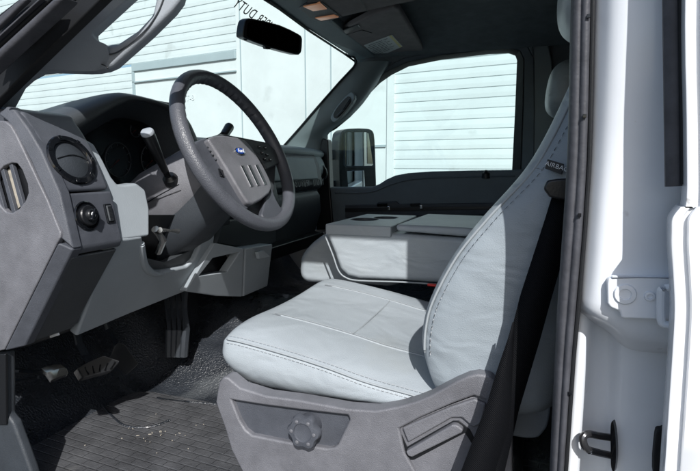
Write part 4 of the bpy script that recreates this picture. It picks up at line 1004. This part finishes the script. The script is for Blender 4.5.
# B pillar trim on the passenger side
bm = nb(); prism(bm, PS([(526, 35), (546, 33), (552, 60), (560, 330), (534, 330), (532, 172), (534, 62)], 1.705), (0, .05, 0)); link('pillar_trim', bm, M['trim'], cab, bevel=.006)
bm = nb(); prism(bm, [V((-.07, 1.735, .8)), V((-.07, 1.735, 1.95)), V((1.25, 1.72, 1.95)), V((1.25, 1.72, .8))], (0, .04, 0)); link('side_trim', bm, M['fabric'], cab, smooth=False)
bm = nb(); A = [P(x+a*1.0, y+b*1.0, IY) for (x, y), (a, b) in zip(k_top[4:14], offs[4:14])]
B = [V((p.x-.01, 1.69, 1.90)) for p in A]
bands(bm, A, B, (0, .1, 0)); link('roof_side_trim', bm, M['fabric'], cab, bevel=.004)

# side mirror
smr = thing('side_mirror', 'black towing side mirror with two stacked glasses outside passenger window', 'side mirror', P(355, 165, 1.98))
MY = 1.99
hs = [(336, 187), (335, 160), (335.5, 138), (339, 131), (348, 128), (368, 128.5), (373.5, 131), (375.5, 140), (376.5, 170), (377, 195), (374, 203), (339, 204)]
MN = V((.76, -.65, 0)).normalized(); MC = P(358, 150, MY)
def smp(x, y, o=0): return PL(x, y, MC+MN*o, MN)
hs = [(341, 187), (340, 160), (340.5, 138), (343, 131), (350, 128.5), (368, 128.5), (373.5, 131), (375.5, 140), (376.5, 170), (377, 195), (374, 203), (344, 204)]
bm = nb(); prism(bm, smoothline([smp(x, y) for x, y in hs], 2, True), -MN*.10+V((0, .0, 0))); link('housing', bm, M['black'], smr, bevel=.012, seg=5)
g1 = [(345.5, 133.5), (348, 132), (366, 132), (369, 133.5), (373.5, 164.5), (372, 166), (347, 166), (345.7, 164)]; g2 = [(347, 171), (364, 170.5), (366, 200), (349, 200)]
for g in (g1, g2):
    bm = nb(); prism(bm, [smp(x, y, .0015) for x, y in g], -MN*.004); link('mirror_glass', bm, M['mirror'], smr, bevel=.0008, seg=2)
fr = [(344, 131.5), (346.5, 130.3), (368.5, 130.3), (371, 132.3), (375.5, 165.5), (373.5, 167.6), (346, 167.6), (344, 165.5)]
bm = nb(); q = [smp(x, y, .004) for x, y in fr]; qi = [smp(x, y, .004) for x, y in g1]
bands(bm, q+[q[0]], qi+[qi[0]], -MN*.008); link('glass_bezel', bm, M['dark'], smr, bevel=.001)
for y0, y1 in ((149, 160), (180, 187)):
    bm = nb(); prism(bm, PS([(322, y0+2), (338, y0), (338, y1), (322, y1-1)], 1.95), (0, .03, 0)); link('mirror_arm', bm, M['black'], smr, bevel=.004)

# ================================================================== REAR VIEW MIRROR
mm_ = thing('rear_view_mirror', 'dark rectangular rear view mirror hanging from the windshield', 'mirror', V((-.75, .836, 1.78)))
e0 = PX(246, 27.5, -.785); e1 = PX(300, 45.5, -.715)
ux = (e1-e0); ux.z = 0; Lh = ux.length/2; ux.normalize(); mc = (e0+e1)/2; mnr = V((ux.y, -ux.x, -.12)).normalized(); uy = mnr.cross(ux); uy = -uy if uy.z < 0 else uy
def mpl(px, py, o=0): return PL(px, py, mc+mnr*o, mnr)
mo = [(243.5, 30), (245, 22), (248, 18.8), (254, 18.7), (280, 25), (298, 33.5), (302, 37), (302.5, 42), (301.8, 51), (300, 54), (296, 54.5), (270, 47.5), (246, 38.5), (243.2, 35)]
bm = nb(); prism(bm, smoothline([mpl(x, y) for x, y in mo], 2, True), -mnr*.032); mh = link('mirror_housing', bm, M['black'], mm_, bevel=.005, seg=4)
cxm = sum((mpl(x, y, .001) for x, y in mo), V())/len(mo)
bm = nb(); prism(bm, [cxm+(mpl(x, y, .001)-cxm)*.9 for x, y in mo], -mnr*.003); link('mirror_glass', bm, M['mirrord'], mm_, smooth=False)
bm = nb(); prism(bm, [mpl(x, y, -.004) for x, y in ((265, 46), (272, 47.5), (270, 49.5), (266, 49))], -mnr*.012); link('dip_lever', bm, M['black'], mm_, bevel=.001)
bm = nb(); lathe(bm, mpl(245.5, 38, -.012), (0, 0, -1), [(.007, -.005), (.007, .004), (.003, .007)], 12); link('adjust_knob', bm, M['black'], mm_)
bm = nb(); a = mc-mnr*.03; b = V((wsx(a.z+.05)-.045, a.y+.01, a.z+.05)); tube(bm, [a, a.lerp(b, .5)+V((0, 0, .004)), b], [.010, .007, .009], 10); link('mirror_stem', bm, M['black'], mm_)

# ================================================================== VISOR + OVERHEAD CONSOLE
vz = 1.872
sv = thing('sun_visor', 'dark grey passenger sun visor folded up with a paper warning label', 'sun visor', PZ(380, 35, vz))
vs = [(341, 33), (349, 27), (372, 15), (394, 7.5), (399, 9.5), (403, 16), (414, 34), (423, 49), (422, 52), (416, 54), (396, 57.5), (382, 59), (376, 58), (360, 46)]
bm = nb(); prism(bm, [PZ(x, y, vz) for x, y in vs], (0, 0, .022)); vb = link('visor_board', bm, M['visor'], sv, bevel=.006, seg=4)
bm = nb(); prism(bm, [PZ(x, y, vz-.0015) for x, y in ((364, 45.5), (392, 35), (402.5, 46.5), (377.5, 57.5))], (0, 0, .003)); lb = link('warning_label', bm, M['label'], sv, smooth=False)
lt = [PZ(x, y, vz-.0022) for x, y in ((364, 45.5), (392, 35), (402.5, 46.5), (377.5, 57.5))]
bm = nb()
for k in range(8):
    t = .1+.1*k; a = lt[0].lerp(lt[3], t); b = lt[1].lerp(lt[2], t); s_ = .05 if k % 3 else .12
    for (u0, u1) in ((s_, .34), (.38, .62), (.66, .80-.1*(k % 2))):
        bands(bm, [a.lerp(b, u0), a.lerp(b, u1)], [a.lerp(b, u0)+(lt[3]-lt[0])*.022, a.lerp(b, u1)+(lt[3]-lt[0])*.022], (0, 0, .0005))
link('fine_print', bm, M['charcoal'], lb, smooth=False)
bm = nb(); bands(bm, [lt[1].lerp(lt[0], .10), lt[2].lerp(lt[3], .10)], [lt[1].lerp(lt[0], .02), lt[2].lerp(lt[3], .02)], (0, 0, .0006)); link('yellow_stripe', bm, mat('label_yellow', (.55, .5, .2), .6), lb, smooth=False)
bm = nb(); tube(bm, [PZ(333, 30, vz+.004), PZ(345, 31, vz+.004), PZ(352, 27, vz+.004)], .005, 8); lathe(bm, PZ(334, 28.5, vz+.02), (0, 0, -1), [(.016, 0), (.014, .012), (.008, .018)], 16); link('visor_pivot', bm, M['trim'], sv)
bm = nb(); prism(bm, [PZ(x, y, vz-.004) for x, y in ((343, 31), (358, 25), (360, 27.5), (346, 34))], (0, 0, .01)); link('visor_clip', bm, M['black'], sv, bevel=.002)
bm = nb(); tube(bm, [PZ(x, y, vz-.001) for x, y in ((343, 36), (362, 30), (372, 33))], .001, 6); link('seam', bm, M['black'], sv)

oz = 1.868
ocn = thing('overhead_console', 'dark overhead console with two small amber map lamps', 'overhead console', PZ(350, 5, oz))
ob = [(297, 8), (306, 3), (322, -4), (350, -25), (420, -25), (416, 1), (390, 6), (345, 16.5), (340, 18), (330, 21), (318, 22.5), (309, 18.5)]
bm = nb(); prism(bm, [PZ(x, y, oz) for x, y in ob], (0, 0, .05)); link('console_body', bm, M['visor'], ocn, bevel=.006, seg=4)
bm = nb(); prism(bm, [PZ(x, y, oz-.003) for x, y in ((298.5, 8), (306, 4), (322, 2.5), (340, 17), (330, 20), (318, 21.5), (309.5, 17.5))], (0, 0, .006)); link('lamp_bezel', bm, M['charcoal'], ocn, bevel=.002)
for q in ([(303, 7), (320, 3.5), (327, 9.5), (313, 11.5)], [(315, 18.5), (334, 15.5), (339, 17.5), (321, 21)]):
    bm = nb(); prism(bm, [PZ(x, y, oz-.006) for x, y in q], (0, 0, .006)); link('map_lamp', bm, M['amber'], ocn, bevel=.002)
bm = nb(); tube(bm, [PZ(358, -4, oz-.001), PZ(368, 11.5, oz-.001)], .0015, 6); tube(bm, [PZ(322, 2, oz-.001), PZ(342, 17, oz-.001)], .0015, 6); link('panel_gap', bm, M['black'], ocn)

# ================================================================== LIGHT
sun_el = 39; sun_az = 25     # azimuth towards the rear of the truck from the driver side
toS = V((math.sin(math.radians(sun_az))*math.cos(math.radians(sun_el)), -math.cos(math.radians(sun_az))*math.cos(math.radians(sun_el)), math.sin(math.radians(sun_el))))
sd = bpy.data.lights.new('sun', 'SUN'); so = bpy.data.objects.new('sun', sd); COL.objects.link(so)
sd.energy = 4.4; sd.angle = math.radians(.5); sd.color = (1, .985, .96)
so.rotation_euler = (-toS).to_track_quat('-Z', 'Y').to_euler()
w = bpy.data.worlds.new('World'); SC.world = w; w.use_nodes = True; nt = w.node_tree
sky = nt.nodes.new('ShaderNodeTexSky'); sky.sky_type = 'NISHITA'; sky.sun_disc = False
sky.sun_elevation = math.radians(sun_el); sky.sun_rotation = math.atan2(toS.x, toS.y); sky.dust_density = 1.5; sky.air_density = 1.0
nt.links.new(sky.outputs[0], nt.nodes['Background'].inputs[0]); nt.nodes['Background'].inputs[1].default_value = .11
SC.view_settings.view_transform = 'Standard'; SC.view_settings.look = 'None'; SC.view_settings.exposure = .30; SC.view_settings.gamma = 1
SC.cycles.max_bounces = 10; SC.cycles.diffuse_bounces = 5; SC.cycles.transparent_max_bounces = 12
